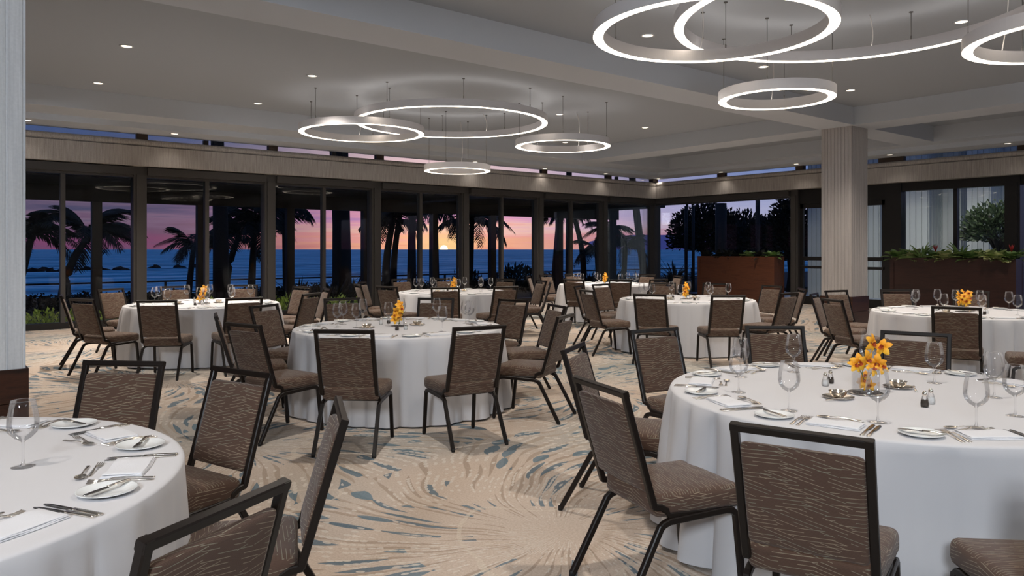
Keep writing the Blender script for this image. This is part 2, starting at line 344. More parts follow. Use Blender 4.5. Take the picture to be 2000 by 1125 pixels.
F_LEAFL = leaf_mat('pale_leaf', (.28, .36, .12), (.66, .68, .36)); F_LEAFG = leaf_mat('green_leaf', (.10, .19, .05), (.26, .38, .13)); F_LEAFT = leaf_mat('conifer_leaf', (.010, .020, .008), (.035, .055, .022)); F_LEAFD = leaf_mat('dusk_leaf', (.004, .006, .004), (.010, .013, .008), .9)
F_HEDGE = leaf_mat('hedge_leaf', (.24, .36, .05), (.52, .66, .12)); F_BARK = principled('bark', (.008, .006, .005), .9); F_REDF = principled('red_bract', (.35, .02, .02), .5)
F_SOIL = principled('soil', (.01, .008, .006), .95); F_SALT = principled('salt', (.75, .75, .73), .8); F_PEPPER = principled('pepper', (.06, .045, .035), .8)
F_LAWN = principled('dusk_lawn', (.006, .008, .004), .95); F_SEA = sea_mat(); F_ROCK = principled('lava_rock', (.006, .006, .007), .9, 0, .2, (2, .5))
F_CONC = principled('board_concrete', (.55, .57, .54), .85, 0, .2, (5, .2)); F_PAVE = principled('pale_paving', (.45, .48, .50), .7, 0, .2, (4, .1))
F_PLAIN = principled('plain_wall', (.42, .40, .38), .9); F_LANAI = principled('lanai_soffit', (.020, .016, .013), .8); F_LPOST = principled('lanai_post', (.030, .022, .018), .7)
F_RAIL = principled('rail_metal', (.006, .006, .007), .7); F_RUBBER = principled('rubber', (.01, .01, .01), .7)
# ------------------------------------------------------------------ unseen cool ceiling panels, added to brighten the near end
C0, S1, S2 = 4.22, 3.88, 3.77
def area(name, loc, sx, sy, power, col, parent=None):
    l = bpy.data.lights.new(name, 'AREA'); l.shape = 'RECTANGLE'; l.size = sx; l.size_y = sy; l.energy = power*(1.7 if y > 7.5 else 1.0); l.color = col
    o = bpy.data.objects.new(name, l); COL.objects.link(o); o.location = loc; o.parent = parent; return o
PANELS = [(2.9, -3.6), (8.6, -3.6)]
PANEL_W, SPOT_W, FLOOD_W = 60, 245, 270

# ------------------------------------------------------------------ room shell
X0, X1, Y0, Y1 = -7.0, 19.2, -7.0, 16.4          # glass planes on the ocean (Y1) and terrace (X1) sides
FY, FX = 16.0, 18.82                              # fascia planes
struct(MB().box(X0-.3, X1+.25, Y0-.3, Y1+.25, -.15, 0).build('floor', F_CARPET), 'beige patterned carpet floor with blue strokes and pale dots', 'floor')
struct(MB().box(X0-.3, X0, Y0, Y1+.2, 0, 4.6).build('wall_side', F_PLAIN), 'plain taupe wall closing the room', 'wall')
struct(MB().box(X0-.3, X1+.2, Y0-.3, Y0, 0, 4.6).build('wall_back', F_PLAIN), 'plain taupe wall behind the tables', 'wall')
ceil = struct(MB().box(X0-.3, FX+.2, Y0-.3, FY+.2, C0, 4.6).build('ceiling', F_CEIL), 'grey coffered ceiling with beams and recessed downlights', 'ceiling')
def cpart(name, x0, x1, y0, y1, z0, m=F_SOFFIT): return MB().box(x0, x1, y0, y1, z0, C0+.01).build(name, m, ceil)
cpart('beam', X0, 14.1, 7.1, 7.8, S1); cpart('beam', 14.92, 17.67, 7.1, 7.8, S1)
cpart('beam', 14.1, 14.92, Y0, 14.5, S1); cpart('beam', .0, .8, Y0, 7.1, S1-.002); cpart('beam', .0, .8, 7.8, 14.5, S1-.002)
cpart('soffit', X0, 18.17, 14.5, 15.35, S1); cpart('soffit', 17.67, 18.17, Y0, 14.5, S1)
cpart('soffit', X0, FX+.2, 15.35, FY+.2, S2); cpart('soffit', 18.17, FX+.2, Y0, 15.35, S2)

# fascias with their ledge, and the clerestory strip above
def fascia(name, label, along_x, a0, a1):
    m = MB()
    pl = (lambda u, v, z: (u, v, z)) if along_x else (lambda u, v, z: (v, u, z))
    base, dirn = (FY, 1)if along_x else (FX, 1)
    def bx(mb, u0, u1, v0, v1, z0, z1):
        if along_x: mb.box(u0, u1, v0, v1, z0, z1)
        else: mb.box(v0, v1, u0, u1, z0, z1)
    bx(m, a0, a1, base, base+.30, 3.14, 3.52)
    o = struct(m.build(name, F_FASCIA), label, 'wall')
    l = MB(); n = 8; vs = []; fs = []
    prof = [(base+.075-.070*math.sin(k/n*PI), 3.59-.070*math.cos(k/n*PI)) for k in range(n+1)]+[(base+.30, 3.66), (base+.30, 3.52)]
    for u in (a0, a1): vs += [pl(u, v, z) for v, z in prof]
    q = len(prof)
    for k in range(q): fs.append((k, (k+1) % q, q+(k+1) % q, q+k))
    l.add(vs, fs, True); l.build('ledge', F_FASCIA, o)
    g = MB(); bx(g, a0, a1, base+.19, base+.198, 3.66, S2); g.build('clerestory_pane', F_PANE, o)
    return o
wl = fascia('wall_ocean', 'taupe ribbed fascia band above the ocean windows', True, X0, FX+.3)
wr = fascia('wall_terrace', 'taupe ribbed fascia band above the terrace door and windows', False, Y0, FY)
POSTS = [.96+2.63*k for k in range(-3, 7)]
for x in POSTS:
    MB().box(x-.10, x+.10, FY+.06, FY+.18, 3.66, S2).build('clerestory_block', F_BLOCK, wl)
for x in (onY(409, FY), onY(661, FY), onY(1216, FY)):
    MB().box(x-.05, x+.05, FY+.22, FY+.3, 3.66, S2).build('clerestory_block', F_BLOCK, wl)
MB().box(FX-.12, FX+.12, FY-.0, FY+.18, 3.66, S2).build('clerestory_block', F_BLOCK, wl)
for a, b in ((1398, 1413), (1551, 1567), (1713, 1763), (1985, 2040)):
    MB().box(FX+.06, FX+.18, onX(b, FX), onX(a, FX), 3.66, S2).build('clerestory_block', F_BLOCK, wr)

def window(n, label, along_x, a0, a1, mull, fr, postw=.24, header=True):
    base = Y1 if along_x else X1
    ctr = ((a0+a1)/2, base, 0) if along_x else (base, (a0+a1)/2, 0)
    o = struct(empty('window_%d' % n, ctr), label, 'window')
    def part(name, u0, u1, v0, v1, z0, z1, m):
        mb = MB(); u0 -= (a0+a1)/2; u1 -= (a0+a1)/2
        if along_x: mb.box(u0, u1, v0, v1, z0, z1)
        else: mb.box(v0, v1, u0, u1, z0, z1)
        return mb.build(name, m, o)
    part('post', a0-postw/2, a0+postw/2, -.16, .10, 0, 3.14, fr)
    part('post_cover', a0-postw/2+.05, a0+postw/2-.05, -.19, -.16, 0, 2.98, fr)
    part('sill', a0+postw/2, a1-postw/2, -.08, .08, 0, .12, F_BLACK)
    part('header', a0+postw/2, a1-postw/2, -.10, .10, 2.93, 3.14, fr)
    if header: part('shade_box', a0+postw/2, a1-postw/2, -.26, -.10, 2.97, 3.12, fr)
    edges = [a0+postw/2]
    for u in mull:
        part('mullion', u-.04, u+.04, -.07, .07, .12, 2.93, fr); edges += [u-.04, u+.04]
    edges.append(a1-postw/2)
    for i in range(0, len(edges), 2): part('pane', edges[i], edges[i+1], -.006, .006, .12, 2.93, F_PANE)
    return o
WN = ['at the first bay past the fluted column', 'with the windblown palm', 'with the thick leaning palm trunk', 'framing pink clouds and a palm', 'framing the setting sun', 'framing the peach sky and round shrub', 'beside the room corner']
bays = [-4.3, -1.67]
k = 1
for i in range(len(POSTS)-1):
    a0, a1 = POSTS[i], POSTS[i+1]
    if a1 < .9: continue
    j = max(0, i-2)
    window(k, 'tall bronze framed ocean window %s' % (WN[min(k-1, 6)] if k < 7 else 'next to the dense palm clump'), True, a0, a1, [(a0+a1)/2], F_FRAME); k += 1
window(k, 'bronze framed ocean window meeting the room corner', True, POSTS[-1], X1+.0, [], F_FRAME); k += 1
# terrace side
yD0, yD1 = onX(1735, X1), onX(1561, X1)
window(k, 'wide terrace window behind the reddish planter', False, yD1+.06, Y1-.02, [], F_FRAME, .22); k += 1
yP = onX(1765, X1); yM = onX(1868, X1); yE = onX(1982, X1)
window(k, 'black framed terrace window above the leafy planter', False, yE, yP+.15, [yM], F_BLACK, .3, False); k += 1
window(k, 'black framed terrace window past the leafy planter', False, yE-2.6, yE, [yE-1.3], F_BLACK, .3, False); k += 1
wP = bpy.data.objects['window_%d' % (k-2)]; MB().box(-.14, .12, yP-wP.location.y, yD0-wP.location.y-.03, 0, 3.14).build('post', F_BLACK, wP)
corner = MB().box(X1-.18, X1+.12, Y1-.18, Y1+.12, 0, 3.14); struct(corner.build('trim_1', F_FRAME), 'bronze corner post where the two window walls meet', 'post')
# door
dr = struct(empty('door_1', (X1, (yD0+yD1)/2, 0)), 'black framed double glass door with push bars behind the column', 'door')
hw = (yD1-yD0)/2-.05
for sgn in (-1, 1):
    a, b = (0, hw) if sgn > 0 else (-hw, 0)
    leaf = MB()
    leaf.box(-.04, .04, a, a+.09, 0, 2.75); leaf.box(-.04, .04, b-.09, b, 0, 2.75); leaf.box(-.04, .04, a, b, 2.62, 2.75); leaf.box(-.04, .04, a, b, 0, .22)
    lf = leaf.build('door_leaf', F_BLACK, dr)
    MB().box(-.006, .006, a+.09, b-.09, .22, 2.62).build('pane', F_PANE, lf)
    MB().box(-.10, -.045, a+.03, b-.03, .98, 1.05).build('push_bar', F_BLACK, lf)
    MB().box(-.07, -.02, a+.05, b-.05, 1.20, 1.30).build('rail', F_BLACK, lf)
MB().box(-.08, .08, -hw-.08, hw+.08, 2.75, 3.14).build('door_head', F_BLACK, dr)
MB().box(-.08, .08, hw, hw+.08, 0, 2.75).build('jamb', F_BLACK, dr); MB().box(-.08, .08, -hw-.08, -hw, 0, 2.75).build('jamb', F_BLACK, dr)

# columns: fluted shaft on a wooden plinth
def column(x0, y0, wd, basez, nrib, label, cm):
    o = empty('column', (x0+wd/2, y0+wd/2, 0)); tag(o, label, 'column')
    h = wd/2; pts = []
    for (ax, ay, bx, by) in ((-h, -h, h, -h), (h, -h, h, h), (h, h, -h, h), (-h, h, -h, -h)):
        for i in range(nrib):
            for t0, dep in ((.0, .0), (.80, .0), (.86, .010), (.94, .010)):
                t = (i+t0)/nrib; x = ax+(bx-ax)*t; y = ay+(by-ay)*t
                nx, ny = (0, 1) if ay == by == -h else ((-1, 0) if ax == bx == h else ((0, -1) if ay == by else (1, 0)))
                pts.append((x+nx*dep, y+ny*dep))
    n = len(pts); vs = [(x, y, z) for z in (basez-.02, S1+.001) for x, y in pts]
    MB().add(vs, [(i, (i+1) % n, n+(i+1) % n, n+i) for i in range(n)], False).build('shaft', cm, o)
    nb = 2
    for i in range(nb):
        z0 = basez*i/nb; z1 = basez*(i+1)/nb-.006
        MB().box(-h-.02, h+.02, -h-.02, h+.02, z0, z1).build('plinth_board', F_BASEW, o)
    return o
yc = onX(1664, 14.15)
column(14.15, yc, .62, .59, 9, 'square fluted beige column on dark plinth beside the glass door', F_COLUMN)
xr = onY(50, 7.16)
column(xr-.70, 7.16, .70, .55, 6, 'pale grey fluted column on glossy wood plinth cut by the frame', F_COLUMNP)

# ------------------------------------------------------------------ recessed downlights
def downlight(x, y, z, label, power, group, visible=True):
    o = empty('downlight', (x, y, z)); tag(o, label, 'downlight', group)
    m = MB(); m.lathe([(.092, 0), (.092, -.006), (.072, -.010), (.066, -.002)], 20); m.build('trim_ring', F_SOFFIT, o)
    m = MB(); m.lathe([(.0005, -.003), (.066, -.003)], 20); m.build('lens', F_SPOTLENS, o)
    l = bpy.data.lights.new('downlight_lamp', 'SPOT'); l.energy = power*(1.7 if y > 7.5 else 1.0); l.color = (1, .90, .80); l.spot_size = math.radians(115); l.spot_blend = .8; l.shadow_soft_size = .07
    lo = bpy.data.objects.new('lamp', l); COL.objects.link(lo); lo.parent = o; lo.location = (0, 0, -.03)
    return o
GC, GP = 'downlights in the coffers', 'downlights along the window soffit'
for px, py, lab in ((247, 90, 'above the pale fluted column'), (192, 162, 'close to the ocean soffit over the windblown palm'), (610, 148, 'in the coffer before the big ring lamp'),
                    (504, 202, 'by the soffit beside the overlapping ring lamps'), (1093, 223, 'over the mid-sized ring lamp'), (1104, 278, 'seen through the mid-sized ring lamp'), (1260, 249, 'in the coffer corner by the cross beam'),
                    (1265, 69, 'seen through the large near ring lamp'), (1491, 130, 'under the arc of the largest ring lamp'), (1661, 176, 'over the column top'), (1878, 42, 'beside the cable of the largest ring lamp')):
    p = U(px, py, C0); downlight(p.x, p.y, C0, 'small round recessed downlight '+lab, SPOT_W, GC)
for px, py, lab in ((53, 234.5, 'at the column edge of the ocean soffit'), (341, 261, 'after the first brown clerestory block'), (928, 316, 'behind the lowest ring lamp'), (1064, 329, 'after the peach clerestory block'), (1183, 339, 'past the last brown block before the corner'), (1286, 349, 'at the soffit corner'),
                    (1408, 336, 'over the reddish planter window'), (1555, 320, 'before the fluted column'), (1738, 302, 'over the long dark clerestory block'), (1968, 280, 'over the leafy planter')):
    p = U(px, py, S2); downlight(p.x, p.y, S2, 'small round soffit downlight '+lab, SPOT_W*.018, GP)
for i, (x, y) in enumerate(((-1.3, 2.6), (3.0, 5.2), (3.0, 1.5), (11.2, 1.2), (6.5, -1.0), (-1.6, 10.0), (16.3, 5.0), (16.3, 10.5))):  # unseen extra downlights, added to give the tables more light
    downlight(x, y, C0, 'added unseen recessed downlight, %s' % ['over the flowerless table', 'between table and column', 'above the front tables', 'past the ring lamps', 'over the empty near floor', 'in the far coffer behind the pale column', 'in the side coffer by the leafy planter', 'in the side coffer by the reddish planter'][i], SPOT_W, GC)
for i, (x, y) in enumerate(PANELS):
    o = empty('added_panel_light', (x, y, C0)); tag(o, 'added unseen cool white panel lamp over the near end, number %s' % ['one', 'two'][i], 'added lamp', 'added cool panels')
    m = MB(); m.box(-.62, .62, -.62, .62, -.03, 0); m.build('panel_frame', F_SOFFIT, o)
    m = MB(); m.add([(-.57, -.57, -.031), (.57, -.57, -.031), (.57, .57, -.031), (-.57, .57, -.031)], [(0, 3, 2, 1)]); m.build('diffuser', F_COOLED, o)
    area('lamp', (0, 0, -.06), 1.1, 1.1, PANEL_W, (.80, .90, 1.0), o)

# added unseen flood fixture behind the viewer, supplying the cool key light
fl = empty('added_flood_lamp', (-3.6, -2.2, C0)); tag(fl, 'added unseen cool flood lamp tilted on the ceiling over the near end', 'added lamp')
MB().tube([(0, 0, 0), (0, 0, -.35)], .025, 10).build('stem', F_BLACK, fl)
fd = (Vector((4.6, 6.6, 1.0))-Vector((-3.6, -2.2, C0-.55))).normalized(); fq = fd.to_track_quat('-Z', 'Y')
hs = MB().box(-.5, .5, -.5, .5, -.0, .12, Matrix.LocRotScale(None, fq, None)); ho_ = hs.build('housing', F_BLACK, fl); ho_.location = (0, 0, -.55)
fm = Matrix.LocRotScale(None, fq, None)
ld = MB().add([fm @ Vector(v) for v in ((-.46, -.46, -.004), (.46, -.46, -.004), (.46, .46, -.004), (-.46, .46, -.004))], [(0, 3, 2, 1)]).build('diffuser', F_COOLED, fl); ld.location = (0, 0, -.55)
lo = area('lamp', Vector((0, 0, -.55))+fd*.03, .9, .9, FLOOD_W, (.84, .91, 1.0), fl); lo.rotation_euler = fq.to_euler()

# ------------------------------------------------------------------ suspended ring lamps
def ring_lamp(lat, z, h, D, label, ncab=6, ph=0):
    p = P(lat, z); o = empty('ring_lamp', (p.x, p.y, h)); tag(o, label, 'ring lamp', 'suspended ring lamps')
    R, wd, ht, n = D/2, .105, .12, 96
    prof = [(R-wd, 0), (R-wd, ht), (R, ht), (R, 0), (R-.004, 0), (R-.004, .006), (R-wd+.004, .006), (R-wd+.004, 0)]
    vs = []; fs = []; q = len(prof)
    for i in range(n):
        a = 2*PI*i/n
        vs += [(r*math.cos(a), r*math.sin(a), zz) for r, zz in prof]
    for i in range(n):
        j = (i+1) % n
        for k in range(q): fs.append((i*q+k, j*q+k, j*q+(k+1) % q, i*q+(k+1) % q))
    MB().add(vs, fs, False).build('ring_profile', F_RING, o)
    m = MB(); m.lathe([(R-wd+.004, .001), (R-.004, .001)], n, smooth=False); m.build('led_strip', F_LED, o)
    m = MB(); m.lathe([(R-.012, ht+.001), (R-wd+.012, ht+.001)], n, smooth=False); m.build('added_uplight_strip', F_UP, o)  # added glowing strip, hidden from below, to brighten the ceiling
    for k in range(ncab):
        a = 2*PI*k/ncab+ph; x, y = (R-wd/2)*math.cos(a), (R-wd/2)*math.sin(a)
        m = MB(); m.tube([(x, y, ht), (x, y, C0-h)], .0035, 5); m.lathe([(.004, C0-h-.012), (.022, C0-h-.010), (.022, C0-h)], 10, (x, y, 0)); m.lathe([(.008, ht), (.008, ht+.05), (.003, ht+.06)], 8, (x, y, 0))
        m.build('cable', F_WIRE, o)
    a = ph+.25; x, y = (R-wd/2)*math.cos(a), (R-wd/2)*math.sin(a)
    x2, y2 = x*.9, y*.9; L = C0-h
    m = MB(); m.tube([(x+(x2-x)*t+.05*math.sin(t*PI), y+(y2-y)*t, ht+(L-ht)*t) for t in [i/8 for i in range(9)]], .006, 6); m.build('power_cord', F_CORD, o)
    return o
ring_lamp(-1.09, 13.6, 3.77, 3.47, 'big white ring lamp hanging highest over the middle of the room', 8, .3)
ring_lamp(-2.69, 13.5, 3.58, 2.22, 'white ring lamp overlapping the big ring near the ocean windows', 5, .9)
ring_lamp(.96, 14.2, 3.44, 1.80, 'mid-sized white ring lamp beside the cross beam', 5, .2)
ring_lamp(-1.12, 15.4, 3.10, 1.36, 'smallest and lowest white ring lamp before the ocean fascia', 4, .6)
ring_lamp(1.93, 7.25, 3.58, 2.29, 'white ring lamp overlapping the largest arc, cut by the frame top', 5, .5)
ring_lamp(3.37, 7.42, 3.77, 3.47, 'largest white ring lamp whose arc leaves the frame', 8, .1)
ring_lamp(5.25, 6.98, 3.44, 1.85, 'white ring lamp cut by the frame edge under the largest arc', 5, .8)
ring_lamp(3.306, 9.4, 3.37, 1.40, 'small white ring lamp hanging before the column', 4, .4)
# ------------------------------------------------------------------ banquet chair (front = +y)
def make_chair():
    o = empty('banquet_chair')
    def seat_fn(c):
        x, y, z = c
        z2 = z + (.012*(1-(x/.22)**2)*(1-(y/.22)**2) if z > 0 else 0)
        f = .94+.06*(y+.22)/.44
        return (x*f, y+.012, .424+z2)
    rbox(.450, .450, .098, .030, 3, seat_fn).build('seat', F_FABRIC, o)
    tilt = math.tan(math.radians(16.5))
    def by(z): return -.215-(z-.40)*tilt
    def back_fn(c):
        x, y, z = c; zz = .672+z
        return (x, by(zz)+y*(1-.25*abs(x)/.19)+.010*(x/.19)**2*0, zz)
    rbox(.386, .050, .372, .018, 2, back_fn).build('backrest', F_FABRIC, o)
    fr = MB(); T = .028
    for s in (-1, 1):
        x = s*.207
        pts = [(x, by(.445), .445), (x, by(.43), .43)]
        pts += [(x, by(.43)+.075*math.sin(a)+.0, .43-.055*(1-math.cos(a))) for a in (PI*.15, PI*.3, PI*.45)]
        pts += [(x, .10, .372)]
        fr.tube(pts, 0, rect=(T, .024), up=(1, 0, 0))
    nb = (0, math.cos(math.radians(16.5)), math.sin(math.radians(16.5))); up_ = []
    for s in (-1, 1): fr.tube([(s*.207, by(.43), .43), (s*.207, by(.919), .919)], 0, rect=(T, .027), up=nb)
    fr.tube([(-.2205, by(.9065), .9065), (.2205, by(.9065), .9065)], 0, rect=(.0275, .0275), up=nb)
    fr.build('back_frame', F_METAL, o)
    for s in (-1, 1):
        x = s*.214
        pts = [(x, -.20, .335), (x, -.18, .352), (x, -.15, .362), (x, .14, .372), (x, .175, .366), (x, .198, .345)]
        m = MB(); m.tube(pts, 0, rect=(.028, .026), up=(1, 0, 0)); m.build('side_rail', F_METAL, o)
        lg = MB(); lg.tube([(x, -.193, .345), (x*1.04, -.375, .012)], 0, rect=(.028, .027), up=(1, 0, 0)); lo = lg.build('leg', F_METAL, o)
        g = MB(); g.lathe([(.014, 0), (.015, .02), (.012, .025)], 8, (x*1.04, -.378, 0), capb=True); g.build('foot_cap', F_RUBBER, lo)
        lg = MB(); lg.tube([(x, .196, .352), (x*1.02, .232, .012)], 0, rect=(.028, .027), up=(1, 0, 0)); lo = lg.build('leg', F_METAL, o)
        g = MB(); g.lathe([(.014, 0), (.015, .02), (.012, .025)], 8, (x*1.02, .233, 0), capb=True); g.build('foot_cap', F_RUBBER, lo)
    m = MB(); m.box(-.207, .207, -.12, -.095, .358, .372); m.box(-.207, .207, .09, .115, .358, .372); m.build('seat_support', F_METAL, o)
    return o
CHAIR0 = make_chair(); chair_used = [False]
def chair(pos, d, label, group):
    d = Vector(d).normalized()
    c = CHAIR0 if not chair_used[0] else copy_tree(CHAIR0)
    chair_used[0] = True
    q = pos + d*.375
    c.location = (q.x, q.y, 0); c.rotation_euler = (0, 0, math.atan2(d.y, d.x)-PI/2)
    tag(c, label, 'chair', group); return c

HOURS = ['twelve', 'one', 'two', 'three', 'four', 'five', 'six', 'seven', 'eight', 'nine', 'ten', 'eleven']
def hour_of(rel): return (90-math.degrees(math.atan2(rel[1], rel[0])))/30 % 12      # 12 o'clock = away from the viewer
def assign_hours(rels):
    hs = [hour_of(r) for r in rels]; order = sorted(range(len(rels)), key=lambda i: hs[i]); best = None
    for sh in range(12):                                        # distinct hours, closest overall
        pick = {}; used = set(); cost = 0
        for i in order[sh % len(order):]+order[:sh % len(order)]:
            opts = sorted(range(12), key=lambda h: min((h-hs[i]) % 12, (hs[i]-h) % 12))
            for h in opts:
                if h not in used: used.add(h); pick[i] = h; cost += min((h-hs[i]) % 12, (hs[i]-h) % 12); break
        if best is None or cost < best[0]: best = (cost, pick)
    return [best[1][i] for i in range(len(rels))]

# ------------------------------------------------------------------ tables
def make_cloth(R, seed):
    rnd = random.Random(seed); nth = 360
    ph = [rnd.uniform(0, 2*PI) for _ in range(6)]; nn = [rnd.choice((17, 19)), rnd.choice((25, 27)), rnd.choice((33, 35)), rnd.choice((43, 45)), 5, 3]
    def fold(a):
        w1 = abs(math.cos(11*a+ph[0]+.9*math.sin(3*a+ph[1])+.7*math.sin(5*a+ph[2])))**.6
        w2 = abs(math.cos(8*a+ph[3]+.8*math.sin(2*a+ph[4])))**.8
        return .115*(w1*(.65+.35*math.sin(2*a+ph[5]))-.36)+.060*(w2-.45)+.006*math.cos(41*a+ph[3])
    rows = [(0, .75), (.3, .75), (.6, .75), (.85, .75), (.965, .75), (.985, .749), (.996, .7455), (1.0, .739)]
    zs = [.70, .64, .56, .47, .38, .29, .2, .11, .05, .012]
    m = MB(); vs = []; 
    for r, z in rows:
        for k in range(nth):
            a = 2*PI*k/nth; vs.append((R*max(r, .002)*math.cos(a), R*max(r, .002)*math.sin(a), z))
    for z in zs:
        t = (.74-z)/.73
        for k in range(nth):
            a = 2*PI*k/nth; f = fold(a)
            rr = R*(1+.030*t)+(t**.55)*f
            vs.append((rr*math.cos(a), rr*math.sin(a), z+(.08*f if z < .02 else 0)))
    q = len(rows)+len(zs); fs = []
    for i in range(q-1):
        for k in range(nth): fs.append((i*nth+k, i*nth+(k+1) % nth, (i+1)*nth+(k+1) % nth, (i+1)*nth+k))
    m.add(vs, [tuple(reversed(f)) for f in fs], True); return m
TOPZ = .7505
def table(name_phrase, lat, z, R, seed):
    c = P(lat, z); o = empty('banquet_table', (c.x, c.y, 0)); tag(o, name_phrase, 'table', 'round banquet tables')
    make_cloth(R, seed).build('tablecloth', F_CLOTH, o)
    m = MB(); m.lathe([(.001, .715), (R-.03, .715), (R-.03, .742), (.001, .742)], 48); m.build('tabletop', F_WOODD, o)
    for k in range(4):
        a = PI/4+k*PI/2; m = MB(); m.tube([(.55*math.cos(a), .55*math.sin(a), .715), (.6*math.cos(a), .6*math.sin(a), 0)], .016, 8); m.build('leg', F_METAL, o)
    return o, c

# ---- tableware prototypes (each one mesh or one small tree)
def make_glass():
    o = empty('wine_glass')
    m = MB(); m.lathe([(.0055, .084), (.010, .090), (.024, .098), (.040, .116), (.0465, .140), (.0455, .165), (.0405, .195), (.0355, .224), (.0345, .2255), (.0338, .224)], 28)
    m.build('bowl', F_GLASS, o)
    m = MB(); m.lathe([(.0052, .086), (.0038, .070), (.0036, .030), (.0052, .012), (.010, .006)], 12); m.build('stem', F_GLASS, o)
    m = MB(); m.lathe([(.010, .006), (.034, .0022), (.0352, .0008), (.034, 0), (.001, 0)], 24); m.build('foot', F_GLASS, o)
    return o
def make_plate():
    m = MB(); m.lathe([(.001, .004), (.052, .004), (.058, .006), (.084, .013), (.086, .0135), (.0855, .011), (.056, .0015), (.05, 0), (.001, 0)], 40); return m.mesh('bread_plate', F_PORC)
def make_napkin():
    def layer(z, sx, sy, seed):
        r = random.Random(seed); a, b = r.uniform(0, 6), r.uniform(0, 6)
        return lambda c: Vector((c.x+.002*math.sin(c.y*40+a), c.y+.002*math.sin(c.x*30+b), c.z+z+.0022*math.sin(c.x*34+a)*math.cos(c.y*20+b)*(1 if z > .004 else 0)))
    m = MB()
    for i, (sx, sy, z) in enumerate(((.215, .130, .0022), (.213, .126, .0060), (.208, .120, .0098))):
        q = rbox(sx, sy, .0038, .0017, 2, layer(z, sx, sy, i)); m.add(q.v, q.f, True)
    return m.mesh('folded_napkin', F_NAPKIN)
def strip(pts, th=.0022):                   # pts: (y, halfwidth, z) flat tapered bar along y
    m = MB(); vs = []; n = len(pts)
    for y, hw, z in pts: vs += [(-hw, y, z), (hw, y, z), (hw*.8, y, z+th), (-hw*.8, y, z+th)]
    fs = []
    for i in range(n-1):
        for k in range(4): fs.append((i*4+k, i*4+(k+1) % 4, (i+1)*4+(k+1) % 4, (i+1)*4+k))
    fs += [(3, 2, 1, 0), tuple((n-1)*4+k for k in range(4))]
    return m.add(vs, fs, True)
def make_fork(s=1.0):
    m = strip([(-.100*s, .0060, .0), (-.093*s, .0085, .0), (-.06*s, .0058, .003), (-.01*s, .0032, .008), (.02*s, .0032, .008), (.032*s, .0085, .005), (.048*s, .0118, .002)])
    for k in range(4):
        x = -.0099+.0066*k
        t = strip([(.046*s, .0019, .002), (.07*s, .0017, .0008), (.098*s, .0009, .0045)], .0018); m.add([(v[0]+x, v[1], v[2]) for v in t.v], t.f, True)
    return m.mesh('dinner_fork', F_SILVER)
def make_knife(s=1.0):
    m = MB(); a = strip([(-.118*s, .0062, 0), (-.110*s, .0088, 0), (-.05*s, .0072, .001), (-.005*s, .0055, .001)], .005); m.add(a.v, a.f, True); 
    b = strip([(-.006*s, .0065, .001), (.01*s, .0095, .0012), (.06*s, .0105, .0012), (.10*s, .0090, .0012), (.117*s, .0025, .0012)], .0016)
    m.k = 1; m.add(b.v, b.f, True); return m.mesh('table_knife', [F_SILVER, F_STEEL])
def make_spoon(s=1.0):
    m = strip([(-.092*s, .0055, 0), (-.086*s, .0078, 0), (-.05*s, .005, .003), (.0, .003, .007), (.035*s, .003, .006)])
    def f(u, v):
        a = 2*PI*u; r = v; x = .0185*r*math.cos(a); y = (.062+.029*r*math.sin(a))*s
        return (x, y, .0008+.007*r*r)
    m.grid(f, 16, 4); return m.mesh('dessert_spoon', F_SILVER)
ME_PLATE, ME_NAP, ME_FORK, ME_KNIFE, ME_SPOON = make_plate(), make_napkin(), make_fork(), make_knife(), make_spoon()
ME_SFORK, ME_BKNIFE = make_fork(.8), make_knife(.72)
GLASS0 = make_glass(); g_used = [False]
def put(me, name, x, y, z, rz, label, cat, group, tilt=0):
    o = link(name, me, None, (x, y, z), (tilt, 0, rz)); tag(o, label, cat, group); return o
def inframe(x, y, h=.75, mx=40):
    a, b, z = PX(x, y, h); return z > .3 and -mx < a < 2000+mx and b < 1125+60
def put_glass(x, y, rz, label):
    o = GLASS0 if not g_used[0] else copy_tree(GLASS0); g_used[0] = True
    o.location = (x, y, TOPZ); o.scale = (1.06, 1.06, 1.02); o.rotation_euler = (0, 0, rz); tag(o, label, 'wine glass', 'stemmed wine glasses'); return o
def shaker(kind):
    o = empty('salt_shaker' if kind else 'pepper_shaker')
    m = MB(); n = 20
    prof = [(.0165, 0), (.0185, .006), (.0195, .018), (.0165, .034), (.0115, .048), (.0095, .056)]
    vs = []; fs = []
    for r, z in prof:
        for k in range(n): rr = r*(1+(.055 if k % 2 else -.03)); vs.append((rr*math.cos(2*PI*k/n), rr*math.sin(2*PI*k/n), z))
    for i in range(len(prof)-1):
        for k in range(n): fs.append((i*n+k, i*n+(k+1) % n, (i+1)*n+(k+1) % n, (i+1)*n+k))
    m.add(vs, fs, True); m.build('jar', F_GLASS, o)
    m = MB(); m.lathe([(.001, .002), (.0155, .002), (.0175, .017), (.0145, .034), (.001, .036)], 12); m.build('contents', F_SALT if kind else F_PEPPER, o)
    m = MB(); m.lathe([(.0105, .054), (.0112, .058), (.0105, .066), (.006, .074), (.001, .076)], 14); m.build('cap', F_SILVER, o)
    return o
SALT0, PEP0 = shaker(True), shaker(False); used_sp = [False, False]
